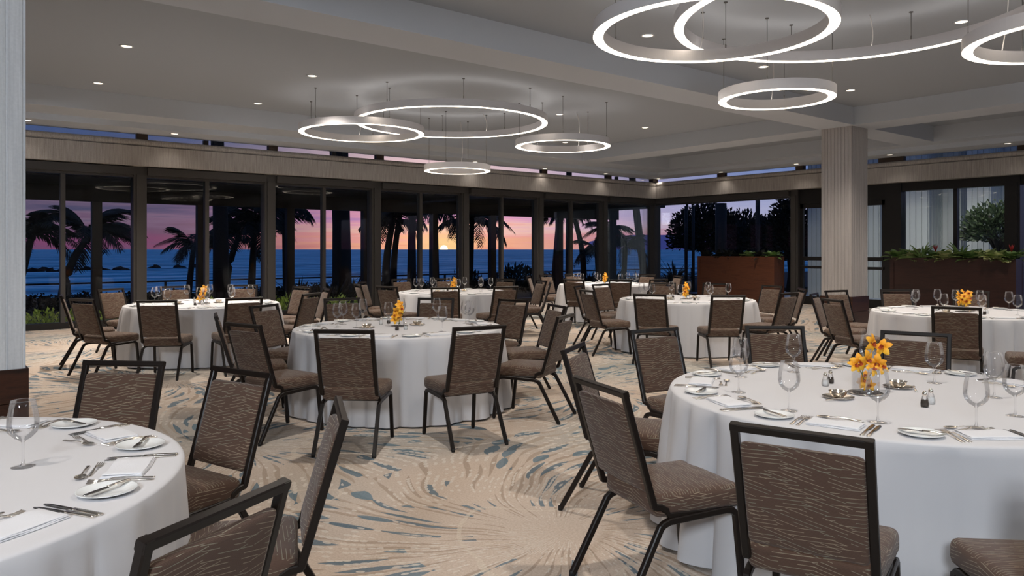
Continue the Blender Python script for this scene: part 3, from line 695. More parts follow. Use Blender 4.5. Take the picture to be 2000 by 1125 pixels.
def sugar_bowl():
    o = empty('sugar_bowl')
    m = MB(); m.lathe([(.001, .003), (.045, .003), (.074, .011), (.076, .0115), (.074, .009), (.045, 0), (.001, 0)], 32); m.build('saucer', F_SILVER, o)
    m = MB(); m.lathe([(.018, .004), (.026, .008), (.041, .026), (.044, .037), (.046, .038), (.042, .035), (.038, .024), (.001, .010)], 28); m.build('bowl', F_SILVER, o)
    a = strip([(-.05, .005, .0), (-.045, .0065, .002), (.0, .0028, .006), (.03, .0028, .010), (.04, .008, .010), (.055, .008, .010), (.062, .002, .010)])
    MB().add([(v[1]*.9-.05, -.075+v[0], v[2]+.004) for v in a.v], a.f, True).build('spoon', F_SILVER, o)
    return o
BOWL0 = sugar_bowl(); used_b = [False]
# orchid blossom mesh (faces +z)
def blossom_mesh():
    m = MB(); rnd = random.Random(3)
    for k in range(5):
        a = PI/2+k*2*PI/5; L, W = (.046, .017) if k else (.048, .0185)
        def f(u, v, a=a, L=L, W=W):
            w = W*math.sin(PI*min(1, v*.93+.04))**.75*(u*2-1); l = .004+L*v
            z = .010*math.sin(v*PI*.8)-.012*v*v-.004*(u*2-1)**2+.004
            return (l*math.cos(a)-w*math.sin(a), l*math.sin(a)+w*math.cos(a), z)
        m.grid(f, 4, 6)
    me = m; me.k = 1
    def lip(u, v):
        a = 2*PI*u; r = .004+.010*v
        return (r*math.cos(a), -.006+r*math.sin(a)*.9, .006+.016*v-.004*math.sin(3*a)*v)
    me.grid(lip, 14, 4)
    return me.mesh('blossom', [F_PETAL, F_LIP])
ME_BLOSSOM = blossom_mesh()
def arrangement(x, y, rz, style, label):
    o = empty('orchid_vase', (x, y, TOPZ), rz); tag(o, label, 'flower vase', 'orchid arrangements')
    rnd = random.Random(style*13+5); s, h = .050, .135
    if style != 1: s, h = .045, .10
    m = MB(); m.lathe([(.001, .003), (.06, .003), (.085, .008), (.086, .006), (.06, 0), (.001, 0)], 28); m.build('underplate', F_SILVER, o)
    v = MB()
    v.box(-s, s, -s, -s+.004, .004, h); v.box(-s, s, s-.004, s, .004, h); v.box(-s, -s+.004, -s+.004, s-.004, .004, h); v.box(s-.004, s, -s+.004, s-.004, .004, h); v.box(-s+.004, s-.004, -s+.004, s-.004, .004, .012)
    v.build('vase', F_GLASS, o)
    bl = []
    if style == 1:
        st = [(0, 0, .02), (-.01, .01, .10), (.0, .02, .18), (.03, .03, .245), (.08, .03, .265)]
        bl = [(.035, .01, .262, 1.0), (.098, .01, .238, 1.0), (-.005, -.02, .185, 1.0), (-.045, -.02, .165, .95), (.055, -.01, .162, .95), (.01, -.045, .135, .9), (-.07, -.03, .15, .8), (.075, -.02, .14, .8)]
        bl += [(rnd.uniform(-.02, .02), rnd.uniform(-.02, .015), rnd.uniform(.03, .10), .62) for _ in range(7)]
    elif style == 2:
        st = [(0, 0, .02), (.0, .01, .08), (.01, .02, .15), (.04, .02, .21)]
        bl = [(rnd.uniform(-.04, .05), rnd.uniform(-.05, .03), .07+.02*i, .95) for i in range(8)]
    else:
        st = [(0, 0, .02), (0, .01, .12), (0, .01, .15)]
        bl = [(.07*math.cos(i*2.4)*math.sqrt((i+.5)/12), -.02+.05*math.sin(i*2.4), .10+.012*i, 1.0) for i in range(12)]
    m = MB(); m.tube(st, .0028, 6); m.tube([(.01, 0, .015), (-.02, -.01, .1), (-.05, -.015, .15)], .0025, 6); m.tube([(-.01, 0, .015), (.02, -.01, .1), (.06, -.01, .15)], .0025, 6); m.build('stem', F_STEMG, o)
    for i, (bx, by_, bz, sc) in enumerate(bl):
        b = link('blossom', ME_BLOSSOM, o, (bx, by_, bz)); b.scale = (sc,)*3
        b.rotation_euler = (PI/2+rnd.uniform(-.7, .3), rnd.uniform(-.5, .5), rnd.uniform(-.9, .9))
    return o

TABLES = {
 1: dict(c=(-4.27, 10.4), R=1.0, ph='the table by the palm windows', lab='round white clothed table by the palm windows past the fluted column',
    ch=[(135, 575.5), (158, 583.5), (215, 563.5), (297, 588), (341.5, 558.5), (478, 581.5), (591, 559), (605, 572.5), (640, 563), (479, 556)],
    gl=[(302, 562), (310, 560), (327, 565), (354, 556), (390, 562), (400, 563), (416, 554), (453, 562), (469, 554.5), (494.5, 557)], st=2),
 2: dict(c=(-1.095, 7.3), R=1.0, ph='the middle table', lab='round white clothed table in the middle of the carpet',
    ch=[(419, 614), (473, 632), (514, 595), (671, 644), (938, 637), (1107, 615), (1089, 595), (1004, 585), (852, 581.5), (667, 582)],
    gb=[(659, 639), (669.6, 634), (701, 640), (707, 627), (783, 625), (778, 637.6), (856, 625), (864, 648), (909.4, 631.6), (917, 633.5)], st=2),
 3: dict(c=(-1.015, 13.3), R=1.0, ph='the table before the setting sun', lab='round white clothed table standing before the setting sun',
    ch=[(697, 554.6), (718, 550), (754, 559), (783, 544.6), (874, 544.6), (982, 545), (868, 562), (989, 559.3), (1052, 548), (1064, 551)],
    gl=[(812.6, 544.6), (818.6, 544.6), (835.8, 542), (848, 547), (875, 541.6), (895.6, 545.8), (916.6, 540.6), (939.4, 545), (948.4, 542), (958.6, 543.4)], st=2),
 4: dict(c=(2.02, 16.2), R=1.0, ph='the table in the room corner', lab='round white clothed table in the far room corner by the palms',
    ch=[(1036, 538.5), (1084, 536.5), (1113, 545.8), (1218, 547.4), (1150, 537), (1262, 535.8), (1303, 546), (1322, 538.3)],
    gl=[(1124, 534.4), (1130, 533), (1137, 535), (1160.6, 532), (1170, 535.6), (1212, 536), (1230, 533), (1240, 535.6), (1246, 534)], st=2),
 5: dict(c=(2.638, 11.35), R=1.0, ph='the table by the reddish planter', lab='round white clothed table before the reddish wooden planter',
    ch=[(1128, 558), (1150, 566), (1186, 555), (1268, 574.6), (1423, 576.4), (1295, 552), (1398, 553), (1506, 557.5), (1541, 571.5), (1560, 563)],
    gl=[(1253, 554), (1262.6, 552), (1274, 555.4), (1301.6, 549.4), (1329, 556.6), (1346, 548), (1387.8, 557), (1391.5, 551), (1422.6, 554)], st=2),
 6: dict(c=(5.405, 9.0), R=1.0, ph='the table by the leafy planter', lab='round white clothed table before the leafy planter beside the column',
    ch=[(1603, 573), (1632, 566.6), (1672, 583.4), (1739, 564), (1898, 566.4), (1869, 597)],
    gl=[(1769, 565), (1787, 569), (1805.5, 563), (1845, 574.4), (1859, 563.6), (1918, 576.4), (1928, 566), (1987.6, 577), (1994, 570)], st=3),
 7: dict(c=(1.93, 3.93), R=1.08, ph='the big orchid table', lab='big round table in front with orchids, glasses and full place settings',
    ch=[(1166, 748.5), (1117, 674.5), (1276, 641.5), (1512, 636), (1788, 648), (1559, 841.5)],
    gb=[(1442.7, 766.7), (1447, 737), (1550, 727), (1541, 802.7), (1695, 729), (1714.7, 825), (1824.8, 748.8), (1906.7, 836), (1942, 777), (1982.7, 813)], st=1),
 8: dict(c=(-2.16, 2.33), R=1.05, ph='the flowerless table', lab='flowerless round white table cut by the frame edge below the plinth',
    ch=[(244.5, 704), (475, 720.5), (671, 794), (440, 988)], gb=[(45, 912)], st=0),
}
for ti, T_ in TABLES.items():
    o, c = table(T_['lab'], *T_['c'], T_['R'], ti*11+3); R = T_['R']; ph = T_['ph']
    pts = [U(px, py, .921) for px, py in T_['ch']]
    if ti == 7: pts.append(P(1.72, 2.07))
    if ti == 6: pts.append(P(5.42, 7.12))
    rel = [((p-c).dot(Vector((CY, -SY))), (p-c).dot(Vector((SY, CY)))) for p in pts]
    hrs = assign_hours(rel)
    for i, p in enumerate(pts):
        d = c-p; dist = d.length
        want = min(max(dist, 1.70), 1.86)
        if ti == 4: want = min(max(dist, 1.70), 1.80)
        q = c-d.normalized()*want
        if ti in (7, 8, 2): q = p if dist > 1.50 else q
        dd = d
        if ti == 6 and i == len(pts)-1: dd = Vector(P(-1, .55)-P(0, 0)); q = p
        rx, ry = rel[i]
        view = 'showing its back' if ry < -.75 else ('showing its front' if ry > .75 else 'seen from the side')
        chair(q, dd, "brown striped banquet chair at %s o'clock of %s" % (HOURS[hrs[i]], ph), 'banquet chairs around the round tables')
    # place settings at evenly spaced seats that continue the measured chairs
    a0 = math.atan2(rel[0][1], rel[0][0]); n = 10
    offs = [((math.atan2(r[1], r[0])-a0) % (2*PI/n)) for r in rel]; sx = sum(math.cos(o_*n) for o_ in offs); sy = sum(math.sin(o_*n) for o_ in offs)
    a0 += math.atan2(sy, sx)/n
    seats = [a0+2*PI*k/n for k in range(n)]; shrs = assign_hours([(math.cos(a), math.sin(a)) for a in seats])
    level = 2 if ti in (7, 8) else (1 if ti in (2, 1, 5, 6) else 0)
    for k, a in enumerate(seats):
        out = Vector((math.cos(a)*CY+math.sin(a)*SY, -math.cos(a)*SY+math.sin(a)*CY))        # outward, world
        tan = Vector((-out.y, out.x)); rz = math.atan2(-out.y, -out.x)-PI/2              # local +y points to the centre; local +x = tan*-1? handled below
        ex = Vector((math.cos(rz), math.sin(rz))); ey = Vector((-math.sin(rz), math.cos(rz)))
        base = c+out*(R-.145); hr = "at %s o'clock on %s" % (HOURS[shrs[k]], ph)
        jx = random.Random(ti*100+k); J = lambda s_: jx.uniform(-s_, s_)
        def at(u, v): return base+ex*u+ey*v
        if not inframe(base.x, base.y, .75, 130): continue
        g = lambda s_: s_+' at the place settings'
        p = at(0, .02); put(ME_NAP, 'folded_napkin', p.x, p.y, TOPZ, rz+PI/2*0+J(.06), 'folded white napkin '+hr, 'napkin', g('napkins'))
        p = at(-.262, .03); put(ME_PLATE, 'bread_plate', p.x, p.y, TOPZ, 0, 'round white bread plate '+hr, 'plate', g('bread plates'))
        if level >= 1:
            pb = at(-.262, .03); put(ME_BKNIFE, 'butter_knife', pb.x, pb.y, TOPZ+.0150, rz+.9+J(.2), 'butter knife on the plate '+hr, 'knife', g('butter knives'))
            p = at(-.155, .015); put(ME_FORK, 'dinner_fork', p.x, p.y, TOPZ, rz+J(.02), 'outer silver fork '+hr, 'fork', g('forks'))
            p = at(.130, .01); put(ME_KNIFE, 'table_knife', p.x, p.y, TOPZ, rz+J(.04), 'inner silver knife '+hr, 'knife', g('table knives'))
        if level >= 2:
            p = at(-.128, .018); put(ME_FORK, 'dinner_fork', p.x, p.y, TOPZ, rz+J(.02), 'inner silver fork '+hr, 'fork', g('forks'))
            p = at(.155, .008); put(ME_KNIFE, 'table_knife', p.x, p.y, TOPZ, rz+J(.04), 'outer silver knife '+hr, 'knife', g('table knives'))
        if level >= 2 or ti == 2:
            p = at(-.02, .155); put(ME_SPOON, 'dessert_spoon', p.x, p.y, TOPZ, rz+PI/2+.12+J(.1), 'dessert spoon laid crosswise '+hr, 'spoon', g('dessert spoons'))
            p = at(.015, .128); put(ME_SFORK, 'dessert_fork', p.x, p.y, TOPZ, rz-PI/2+J(.15), 'dessert fork laid crosswise '+hr, 'fork', g('dessert forks'))
    # glasses where the photograph shows them
    gp = [U(px, py, .9765) for px, py in T_.get('gl', [])]+[U(px, py, .75) for px, py in T_.get('gb', [])]
    gp2 = []; obst = []
    if T_['st']:
        c7_ = P(*TABLES[7]['c'])
        if ti != 7: obst = [(c, .128)]+([(c+U(a_, b_, .75)-c7_, .062) for a_, b_ in ((1612, 754), (1622, 749), (1806, 795), (1818, 789))]+[(c+U(a_, b_, .75)-c7_, .118) for a_, b_ in ((1637, 778), (1754, 758))] if ti != 4 else [])
    for p in gp:
        d = p-c
        if d.length > R-.29: p = c+d.normalized()*(R-.29)
        for _ in range(20):
            for q, md in obst:
                if (p-q).length < md: p = q+((p-q).normalized() if (p-q).length > 1e-4 else Vector((1, 0)))*(md+.003)
            for q in gp2:
                if (p-q).length < .098: p = q+((p-q).normalized() if (p-q).length > 1e-4 else Vector((1, 0)))*.1
        gp2.append(p)
    grel = [((p-c).dot(Vector((CY, -SY))), (p-c).dot(Vector((SY, CY)))) for p in gp2]; gh = assign_hours(grel)
    for i, p in enumerate(gp2):
        put_glass(p.x, p.y, i, "empty stemmed wine glass at %s o'clock on %s" % (HOURS[gh[i]], ph))
    if T_['st']:
        cp = U(1690, 769, .75)-P(*TABLES[7]['c']) if ti == 7 else Vector((0, 0))
        vpos = c+cp
        arrangement(vpos.x, vpos.y, -YAW, T_['st'], {1: 'tall yellow orchid spray in a square glass vase', 2: 'low orange orchids in a glass vase', 3: 'dense orange orchid bunch in a glass vase'}[T_['st']]+' on '+ph)
        c7 = P(*TABLES[7]['c'])
        def rel7(px, py): return U(px, py, .75)-c7
        sets = [((1612, 754), (1622, 749), 'left of'), ((1806, 795), (1818, 789), 'right of')]
        for si, (a, b, w_) in enumerate(sets):
            ds = rel7(*a); dp = rel7(*b)
            if ti == 4: continue
            if si == 1: ds, dp = dp, ds
            for kk, (proto, dd) in enumerate(((SALT0, ds), (PEP0, dp))):
                ob = proto if not used_sp[kk] else copy_tree(proto); used_sp[kk] = True
                q = c+dd; ob.location = (q.x, q.y, TOPZ); ob.rotation_euler = (0, 0, si)
                tag(ob, '%s shaker on the %s of the orchids, %s' % (('salt', 'pepper')[kk], ('window side', 'front side')[si], ph), 'shaker', 'salt and pepper shakers')
        for si, (a, w_) in enumerate((((1637, 778), 'before'), ((1754, 758), 'behind'))):
            if ti == 4: continue
            ob = BOWL0 if not used_b[0] else copy_tree(BOWL0); used_b[0] = True
            q = c+rel7(*a); ob.location = (q.x, q.y, TOPZ); ob.rotation_euler = (0, 0, -YAW+si*1.2)
            tag(ob, 'small silver sugar bowl on saucer %s the orchids on %s' % (w_, ph), 'sugar bowl', 'sugar bowls')
# ------------------------------------------------------------------ planters
def planter(y0, y1, m, label):
    L = y1-y0; o = empty('planter_box', (18.55, (y0+y1)/2, 0)); tag(o, label, 'planter')
    x0, x1, h = -.25, .25, 1.30
    for s, xx in ((0, x0), (1, x1)):
        a, b = (xx, xx+.03) if s == 0 else (xx-.03, xx)
        MB().box(a+(.012 if s == 0 else 0), b-(.012 if s else 0), -L/2+.09, L/2-.09, .10, h-.10).build('side_panel', m, o)
    for s in (-1, 1):
        MB().box(x0+.09, x1-.09, s*(L/2-.015)-.010, s*(L/2-.015)+.010, .10, h-.10).build('end_panel', m, o)
        for xx in (x0, x1-.09): MB().box(xx, xx+.09, s*L/2-(.09 if s > 0 else 0), s*L/2+(.09 if s < 0 else 0), 0, h).build('corner_post', m, o)
    for z0, z1 in ((.02, .10), (h-.10, h)):
        for xx in (x0, x1-.035): MB().box(xx+.002, xx+.033, -L/2+.09, L/2-.09, z0, z1).build('rail', m, o)
        for s in (-1, 1): MB().box(x0+.09, x1-.09, s*(L/2-.017)-.015, s*(L/2-.017)+.015, z0, z1).build('rail', m, o)
    MB().box(x0+.035, x1-.035, -L/2+.035, L/2-.035, h-.16, h-.06).build('soil', F_SOIL, o)
    return o
XP = 18.30
pA0, pA1 = onX(1512, XP), onX(1362, XP); pB0, pB1 = onX(1984, XP), onX(1738, XP)
planter(pA0, pA1, F_WOODR, 'long reddish wooden planter box before the terrace window'); planter(pB0, pB1, F_WOODD, 'long dark brown wooden planter box beside the door')
def leaf_clump(n, L, W, arch, seed, up=1.0):      # broad leaves springing from the origin
    m = MB(); r = random.Random(seed)
    for i in range(n):
        a = r.uniform(0, 2*PI); l = L*r.uniform(.6, 1.1); w_ = W*r.uniform(.7, 1.2); lift = r.uniform(.25, 1.1)*up
        def f(u, v, a=a, l=l, w_=w_, lift=lift):
            d = l*v*math.cos(lift*.9); z = l*v*math.sin(lift)-arch*l*v*v
            s = w_*math.sin(PI*min(.98, .06+v*.92))*(u*2-1)
            return (d*math.cos(a)-s*math.sin(a), d*math.sin(a)+s*math.cos(a), z+.015*abs(u*2-1))
        m.grid(f, 2, 5)
    return m
ME_HOSTA = [leaf_clump(46, .30, .075, .38, s, 1.1).mesh('foliage', F_LEAFL) for s in (1, 2)]; ME_HOSTG = leaf_clump(46, .30, .065, .38, 5, 1.1).mesh('foliage', F_LEAFG)
ME_SPIKE = leaf_clump(26, .48, .018, .35, 9, 1.2).mesh('foliage', F_LEAFG); ME_DARKP = [leaf_clump(30, .36, .045, .4, s, 1.1).mesh('foliage', F_LEAFD) for s in (3, 4)]
def plant(x, y, z, me, label, cat='plant', sc=1, group='plants in the planter boxes', rz=0, red=False):
    o = empty('potted_plant', (x, y, z), rz); tag(o, label, cat, group)
    f = link('foliage', me, o); f.scale = (sc,)*3
    m = MB(); m.tube([(0, 0, -.06), (0, 0, .06*sc)], .012, 6); m.build('stem', F_STEMG, o)
    if red:
        m = MB()
        for k in range(5):
            a = k*1.26; m.tube([(0, 0, .2), (.03*math.cos(a), .03*math.sin(a), .30), (.05*math.cos(a), .05*math.sin(a), .36)], .012, 5, radii=[.004, .014, .002])
        m.build('red_bract', F_REDF, o)
    return o
LB = pB1-pB0
seq = [('g', 'broad leaved green'), ('l', 'pale variegated'), ('s', 'spiky grassy'), ('g', 'red tipped green'), ('l', 'bushy pale'), ('s', 'arching grassy'), ('g', 'dark broad leaved'), ('l', 'bright variegated'), ('l', 'dense pale leaved'), ('g', 'red flowering')]
ordn = ['nearest the door', 'second from the door', 'third from the door', 'fourth from the door', 'fifth from the door', 'sixth from the door', 'seventh from the door', 'eighth from the door', 'ninth from the door', 'at the far-from-door end']
for i, (kd, nm) in enumerate(seq):
    y = pB1-.16-(LB-.32)*i/9
    plant(18.5+(.05 if i % 2 else -.05), y, 1.24, {'g': ME_HOSTG, 'l': ME_HOSTA[i % 2], 's': ME_SPIKE}[kd], '%s plant in the dark planter, %s' % (nm, ordn[i].replace('nearest the door', 'beside the door end')), 'plant', 1.45, 'plants in the dark planter', i*1.1, i in (3, 9))
for i in range(7):
    y = pA0+.2+(pA1-pA0-.4)*i/6
    plant(18.55, y, 1.24, ME_DARKP[i % 2] if i not in (0, 2) else ME_HOSTG, 'shadowy leafy plant in the reddish planter, number %s from the door' % HOURS[i+1], 'plant', 1.2, 'plants in the reddish planter', i*.9)

# ------------------------------------------------------------------ outside
struct(MB().box(-60, 140, Y1+.25, 28, -.6, -.05).build('ground', F_LAWN), 'dark dusk lawn outside the windows', 'ground')
struct(MB().box(X1+.25, 24.9, -8, Y1+.25, -.14, -.02).build('terrace_paving', F_PAVE), 'pale paved terrace outside the glass door', 'paving')
sea = MB(); ys = [28, 40, 60, 100, 180, 400, 1000, 4000, 15000]
sea.add([(x, y, -3.2) for y in ys for x in (-15000, 15000)], [(2*i, 2*i+1, 2*i+3, 2*i+2) for i in range(len(ys)-1)], False)
struct(sea.build('sea', F_SEA), 'blue dusk sea with low waves out to the horizon', 'sea')
# covered walkway outside the ocean windows
ln = empty('walkway_roof', (0, 17.9, 0)); tag(ln, 'dark covered walkway roof on posts outside the ocean windows', 'canopy')
MB().box(X0-3, 20.2, -1.15, 1.2, 2.92, 3.06).build('roof_slab', F_LANAI, ln)
MB().box(X0-3, 20.2, 1.0, 1.22, 2.57, 2.92).build('edge_beam', F_LANAI, ln)
for x in (1.0, 3.3, 5.56, 7.8, 10.0, 12.27, 14.47, 17.36, 20.0): MB().box(x-.10, x+.10, 1.02, 1.2, -.05, 2.57).build('post', F_LPOST, ln)
# railing along the shore
rl = empty('shore_railing', (6, 24, -.05)); tag(rl, 'thin dark metal railing along the shore edge', 'railing')
MB().box(-30, 30, -.025, .025, .57, .62).build('top_rail', F_RAIL, rl); MB().box(-30, 30, -.015, .015, .25, .28).build('lower_rail', F_RAIL, rl)
for i in range(25): MB().box(-30+2.5*i-.03, -30+2.5*i+.03, -.03, .03, 0, .57).build('post', F_RAIL, rl)
# leafy shrubs
def shrub_mesh(rx, ry, rz, n, L, seed, m):
    r = random.Random(seed); b = MB()
    for i in range(n):
        while True:
            p = Vector((r.uniform(-1, 1), r.uniform(-1, 1), r.uniform(-.15, 1)))
            if .35 < p.length < 1: break
        p *= r.uniform(.85, 1.08) ; c_ = Vector((p.x*rx, p.y*ry, p.z*rz))
        d = (Vector((p.x/rx, p.y/ry, p.z/rz)).normalized()+Vector((r.uniform(-.7, .7), r.uniform(-.7, .7), r.uniform(-.3, .8)))).normalized()
        s = d.cross(Vector((r.uniform(-1, 1), r.uniform(-1, 1), r.uniform(-1, 1)))).normalized(); l = L*r.uniform(.6, 1.2)
        b.add([c_, c_+d*l*.5+s*l*.26, c_+d*l, c_+d*l*.5-s*l*.26], [(0, 1, 2, 3)], False)
    return b.mesh('foliage', m)
ME_HB = [shrub_mesh(.42, .26, .42, 420, .11, s, F_HEDGE) for s in (1, 2, 3)]
def shrub(x, y, z, me, sc, label, group, bark=True, name='shrub'):
    o = empty(name, (x, y, z), random.uniform(0, 6)); tag(o, label, 'shrub', group)
    f = link('foliage', me, o); f.scale = sc if isinstance(sc, tuple) else (sc,)*3
    m = MB(); m.tube([(0, 0, -.02), (0, 0, .3)], .03, 6); m.build('stem', F_BARK, o); return o
for i in range(19):
    x = .2+.62*i; shrub(x, 16.95+.12*(i % 2), -.05, ME_HB[i % 3], random.uniform(.85, 1.15), 'yellow-green shrub growing against the outside of the ocean glass', 'lit shrubs along the ocean glass')
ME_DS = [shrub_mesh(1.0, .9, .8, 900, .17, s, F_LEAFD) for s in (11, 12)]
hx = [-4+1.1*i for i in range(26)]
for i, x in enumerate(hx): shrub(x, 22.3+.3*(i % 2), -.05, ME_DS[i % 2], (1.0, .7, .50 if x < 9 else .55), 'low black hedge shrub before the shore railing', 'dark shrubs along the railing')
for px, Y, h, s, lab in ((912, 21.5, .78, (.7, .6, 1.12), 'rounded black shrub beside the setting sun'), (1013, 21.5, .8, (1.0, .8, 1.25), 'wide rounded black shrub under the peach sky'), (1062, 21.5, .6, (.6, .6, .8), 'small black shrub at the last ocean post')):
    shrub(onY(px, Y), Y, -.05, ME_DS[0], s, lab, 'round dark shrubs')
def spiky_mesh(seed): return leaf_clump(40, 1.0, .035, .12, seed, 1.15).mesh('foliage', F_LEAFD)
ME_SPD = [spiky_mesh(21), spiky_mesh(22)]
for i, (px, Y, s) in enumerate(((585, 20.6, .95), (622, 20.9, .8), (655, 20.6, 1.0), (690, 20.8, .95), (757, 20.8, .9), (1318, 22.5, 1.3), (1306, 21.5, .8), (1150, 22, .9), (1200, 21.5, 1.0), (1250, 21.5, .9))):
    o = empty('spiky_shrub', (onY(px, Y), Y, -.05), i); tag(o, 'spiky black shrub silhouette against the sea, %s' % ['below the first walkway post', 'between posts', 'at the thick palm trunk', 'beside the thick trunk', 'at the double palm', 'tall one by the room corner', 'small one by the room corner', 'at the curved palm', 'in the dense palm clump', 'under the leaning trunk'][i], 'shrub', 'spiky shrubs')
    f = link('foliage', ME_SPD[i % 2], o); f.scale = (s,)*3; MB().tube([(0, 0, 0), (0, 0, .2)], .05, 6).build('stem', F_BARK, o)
# palms
def frond_mesh(seed, L=1.9, droop=.9):
    m = MB(); r = random.Random(seed); n = 22
    def pt(t): return Vector((0, L*t*(1-.18*t*t), L*(.42*t-droop*t*t*.75)))
    m.tube([pt(i/8) for i in range(9)], .02, 4, radii=[.022*(1-i/9)+.004 for i in range(9)])
    for i in range(2, n):
        t = i/n; p = pt(t); d = (pt(min(1, t+.03))-pt(t-.03)).normalized()
        for s in (-1, 1):
            l = L*.36*math.sin(PI*(.12+.80*t))*r.uniform(.8, 1.1)
            side = Vector((s, 0, 0)); dr = (side*.75+d*.62+Vector((0, 0, -.35-.35*r.random()))).normalized()
            w_ = d*.046*L/1.9
            q = p+dr*l; mid = p+dr*l*.5+Vector((0, 0, .03*l))
            m.add([p-w_*.7, p+w_*.7, mid+w_, mid-w_, q+Vector((0, 0, -.10*l))], [(0, 1, 2, 3), (3, 2, 4)], False)
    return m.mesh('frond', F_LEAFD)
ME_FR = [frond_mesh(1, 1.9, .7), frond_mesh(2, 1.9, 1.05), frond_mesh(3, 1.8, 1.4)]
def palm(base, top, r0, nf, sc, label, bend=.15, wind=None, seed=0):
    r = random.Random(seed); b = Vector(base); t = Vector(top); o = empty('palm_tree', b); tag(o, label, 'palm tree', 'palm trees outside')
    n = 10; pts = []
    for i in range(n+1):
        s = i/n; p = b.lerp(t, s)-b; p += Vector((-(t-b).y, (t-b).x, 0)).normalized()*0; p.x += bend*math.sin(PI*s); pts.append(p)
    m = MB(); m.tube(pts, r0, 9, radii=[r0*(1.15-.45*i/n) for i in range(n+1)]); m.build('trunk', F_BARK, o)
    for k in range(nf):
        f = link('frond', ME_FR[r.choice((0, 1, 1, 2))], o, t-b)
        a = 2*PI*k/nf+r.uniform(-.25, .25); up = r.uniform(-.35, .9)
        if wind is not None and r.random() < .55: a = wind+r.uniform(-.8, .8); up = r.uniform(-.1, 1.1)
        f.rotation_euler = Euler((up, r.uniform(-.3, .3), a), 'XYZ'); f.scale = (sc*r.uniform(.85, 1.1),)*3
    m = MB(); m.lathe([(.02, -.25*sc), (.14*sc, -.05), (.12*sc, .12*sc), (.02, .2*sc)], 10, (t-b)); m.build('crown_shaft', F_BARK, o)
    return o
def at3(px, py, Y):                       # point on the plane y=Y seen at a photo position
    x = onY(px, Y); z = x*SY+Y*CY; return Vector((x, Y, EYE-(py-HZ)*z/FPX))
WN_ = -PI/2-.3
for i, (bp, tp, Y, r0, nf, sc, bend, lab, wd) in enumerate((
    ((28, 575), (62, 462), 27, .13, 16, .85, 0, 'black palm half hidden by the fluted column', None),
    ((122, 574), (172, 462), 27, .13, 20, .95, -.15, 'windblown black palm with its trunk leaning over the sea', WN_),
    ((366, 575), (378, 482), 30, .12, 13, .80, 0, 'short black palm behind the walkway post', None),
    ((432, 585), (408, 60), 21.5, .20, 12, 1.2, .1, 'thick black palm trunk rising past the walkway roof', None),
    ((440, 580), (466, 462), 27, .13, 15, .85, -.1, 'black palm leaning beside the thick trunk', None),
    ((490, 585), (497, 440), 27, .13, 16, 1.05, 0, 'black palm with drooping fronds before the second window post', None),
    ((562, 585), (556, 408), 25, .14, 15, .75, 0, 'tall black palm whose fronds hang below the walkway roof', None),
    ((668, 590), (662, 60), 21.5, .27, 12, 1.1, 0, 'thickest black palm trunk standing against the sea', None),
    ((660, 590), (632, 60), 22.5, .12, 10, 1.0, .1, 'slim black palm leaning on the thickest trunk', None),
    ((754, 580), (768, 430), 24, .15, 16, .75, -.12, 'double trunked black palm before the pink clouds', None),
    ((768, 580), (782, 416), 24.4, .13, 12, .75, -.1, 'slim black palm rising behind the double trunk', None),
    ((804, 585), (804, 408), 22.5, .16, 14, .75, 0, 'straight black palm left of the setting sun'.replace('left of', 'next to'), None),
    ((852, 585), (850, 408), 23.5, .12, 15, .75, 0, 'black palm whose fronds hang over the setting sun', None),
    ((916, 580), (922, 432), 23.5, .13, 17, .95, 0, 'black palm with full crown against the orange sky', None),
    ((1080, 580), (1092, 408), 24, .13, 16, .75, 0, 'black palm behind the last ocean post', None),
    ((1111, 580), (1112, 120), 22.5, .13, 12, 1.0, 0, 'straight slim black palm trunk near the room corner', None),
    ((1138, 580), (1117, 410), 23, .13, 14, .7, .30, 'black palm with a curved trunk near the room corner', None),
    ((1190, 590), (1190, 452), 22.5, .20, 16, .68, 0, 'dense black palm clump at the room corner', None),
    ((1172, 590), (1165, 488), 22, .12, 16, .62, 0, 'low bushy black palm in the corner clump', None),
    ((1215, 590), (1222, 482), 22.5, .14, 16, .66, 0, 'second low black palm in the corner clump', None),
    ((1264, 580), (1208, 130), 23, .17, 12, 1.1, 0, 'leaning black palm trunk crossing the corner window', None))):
    b = at3(*bp, Y); b.z = min(b.z, -.05) if Y < 28 else -.6; palm((b.x, Y, b.z if b.z > -1 else -.6), at3(*tp, Y), r0, nf, sc, lab, bend, wd, i)
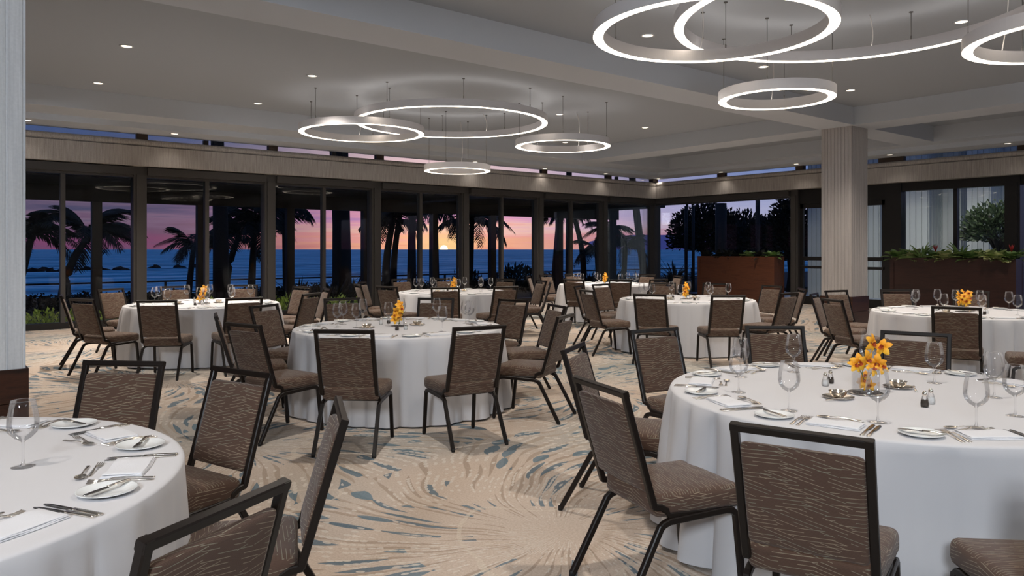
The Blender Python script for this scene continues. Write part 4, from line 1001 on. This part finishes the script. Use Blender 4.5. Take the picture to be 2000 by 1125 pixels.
# broad tree beyond the corner and the terrace tree
def tree(x, y, h, crx, cry, crz, cz, n, L, m, label, seed, trunk_r=.16, branches=7):
    o = empty('broad_tree', (x, y, -.1)); tag(o, label, 'tree', 'trees outside')
    t = MB(); r = random.Random(seed); t.tube([(0, 0, 0), (.1, 0, cz*.5), (0, .05, cz)], trunk_r, 8, radii=[trunk_r*1.2, trunk_r, trunk_r*.7])
    for k in range(branches):
        a = k*2*PI/branches; e = (crx*.75*math.cos(a), cry*.75*math.sin(a), cz+crz*r.uniform(.1, .7)); t.tube([(0, 0, cz*.75), (e[0]*.5, e[1]*.5, cz+crz*.15), e], .05, 6, radii=[trunk_r*.6, .05, .015])
    t.build('trunk', F_BARK, o)
    f = link('foliage', shrub_mesh(crx, cry, crz, n, L, seed, m), o, (0, 0, cz)); return o
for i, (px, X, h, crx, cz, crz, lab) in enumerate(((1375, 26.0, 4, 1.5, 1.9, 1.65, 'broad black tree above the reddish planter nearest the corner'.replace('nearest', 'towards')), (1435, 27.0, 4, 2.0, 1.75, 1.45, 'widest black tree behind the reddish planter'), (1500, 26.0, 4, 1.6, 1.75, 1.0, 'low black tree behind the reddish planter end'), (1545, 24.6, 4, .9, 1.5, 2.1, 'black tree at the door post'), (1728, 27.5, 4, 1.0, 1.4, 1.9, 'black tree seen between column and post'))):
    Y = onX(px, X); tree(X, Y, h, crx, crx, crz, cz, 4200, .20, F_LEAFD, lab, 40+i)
for i, (px, X, wd) in enumerate(((1340, 22.5, .12), (1354, 22.5, .11), (1408, 22.0, .38), (1480, 21.6, .14))):
    Y = onX(px, X); o = MB().tube([(X, Y, -.1), (X, Y, 3.1)], wd/2, 10).build('terrace_post', F_RAIL); tag(o, ['slim black post outside nearest the corner palms', 'slim black post paired behind the reddish planter', 'thick black post outside the wide terrace window', 'black post outside close to the door'][i].replace('nearest', 'by'), 'post', 'posts on the terrace')
# ribbed concrete blocks of the neighbouring wing
def ribbed_block(y0, y1, x, label, dep=1.0):
    o = empty('concrete_wing', (x, (y0+y1)/2, -.02)); tag(o, label, 'building', 'concrete wing walls')
    L = y1-y0; n = max(3, round(L/.16)); m = MB(); m.box(.03, dep, -L/2, L/2, 0, 7.0); m.build('wall_core', F_CONC, o)
    for k in range(n):
        a = -L/2+L*k/n; MB().box(0, .035, a+.012, a+L/n-.012, 0, 7.0).build('board', F_CONC, o)
    n2 = 5
    for k in range(n2): MB().box(dep*k/n2+.02+.03, dep*(k+1)/n2, -L/2-.025, -L/2, 0, 7.0).build('board', F_CONC, o)
    return o
XW = 23.4
ribbed_block(onX(1716, XW), onX(1577, XW), XW, 'pale ribbed concrete wall seen through the glass door')
ribbed_block(onX(1812, XW), onX(1755, XW), XW, 'pale ribbed concrete pier behind the dark planter near the door')
ribbed_block(onX(1873, XW+.9), onX(1800, XW+.9), XW+.9, 'shaded ribbed concrete wall set back behind the dark planter')
ribbed_block(onX(1932, XW), onX(1888, XW), XW, 'bluish ribbed concrete wall behind the terrace tree')
ribbed_block(onX(2120, XW+.9), onX(1925, XW+.9), XW+.9, 'ribbed concrete wall beyond the terrace tree')
Yt = onX(1950, 21.6); tree(21.6, Yt, 4, .85, .85, .85, 1.95, 3200, .12, F_LEAFT, 'dark green leafy tree outside the terrace window', 77, .07, 6)
for i, (px, X) in enumerate(((1590, 19.75), (1700, 19.75), (1800, 19.75), (1890, 19.75), (1975, 19.75))):  # concrete reads as lit at dusk; these unseen floodlights are added for it
    Y = onX(px, X); o = empty('added_wall_washer', (X, Y, 3.35)); MB().box(-.42, -.06, -.03, .03, .02, .06).build('bracket', F_BLACK, o); tag(o, 'added unseen terrace floodlight washing the concrete wall, %s' % ['by the door', 'behind the column', 'by the door end planter', 'over the planter middle', 'over the tree'][i], 'floodlight', 'added terrace lamps')
    MB().lathe([(.001, .15), (.07, .15), (.09, 0), (.08, -.01), (.001, .02)], 14).build('housing', F_BLACK, o)
    l = bpy.data.lights.new('washer', 'SPOT'); l.energy = 95; l.color = (1.0, .98, .93); l.spot_size = math.radians(100); l.spot_blend = .6; l.shadow_soft_size = .15
    lo = bpy.data.objects.new('lamp', l); COL.objects.link(lo); lo.parent = o; lo.location = (.02, 0, -.03); lo.rotation_euler = (0, math.radians(-48), 0)
# rocks in the sea
for i, (px, py, s) in enumerate(((62, 531, 4.2), (82, 529, 3), (104, 531, 2.6), (130, 528, 3.4), (165, 528, 3.5), (200, 527.5, 3.5), (236, 527.3, 3.4), (300, 523.5, 3), (350, 523, 3), (382, 522.5, 3))):
    z = FPX*4.7/(py-HZ); p = P((px-1000)/FPX*z, z); r = random.Random(i); m = MB()
    m.grid(lambda u, v: (s*.5*math.cos(2*PI*u)*(1-v)*(1+.25*math.sin(5*u*PI*2+i)), s*.28*math.sin(2*PI*u)*(1-v), .65*math.sqrt(max(0, 1-(1-v)**2))*(1+.5*math.sin(7*u+i*2))), 18, 5)
    o = m.build('lava_rock', F_ROCK); o.location = (p.x, p.y, -3.25); o.rotation_euler = (0, 0, -YAW*.4); tag(o, 'low black rock awash in the sea, number %s from the column' % (HOURS[i+1] if i < 11 else i), 'rock', 'rocks in the sea')
# distant headland under the lavender sky
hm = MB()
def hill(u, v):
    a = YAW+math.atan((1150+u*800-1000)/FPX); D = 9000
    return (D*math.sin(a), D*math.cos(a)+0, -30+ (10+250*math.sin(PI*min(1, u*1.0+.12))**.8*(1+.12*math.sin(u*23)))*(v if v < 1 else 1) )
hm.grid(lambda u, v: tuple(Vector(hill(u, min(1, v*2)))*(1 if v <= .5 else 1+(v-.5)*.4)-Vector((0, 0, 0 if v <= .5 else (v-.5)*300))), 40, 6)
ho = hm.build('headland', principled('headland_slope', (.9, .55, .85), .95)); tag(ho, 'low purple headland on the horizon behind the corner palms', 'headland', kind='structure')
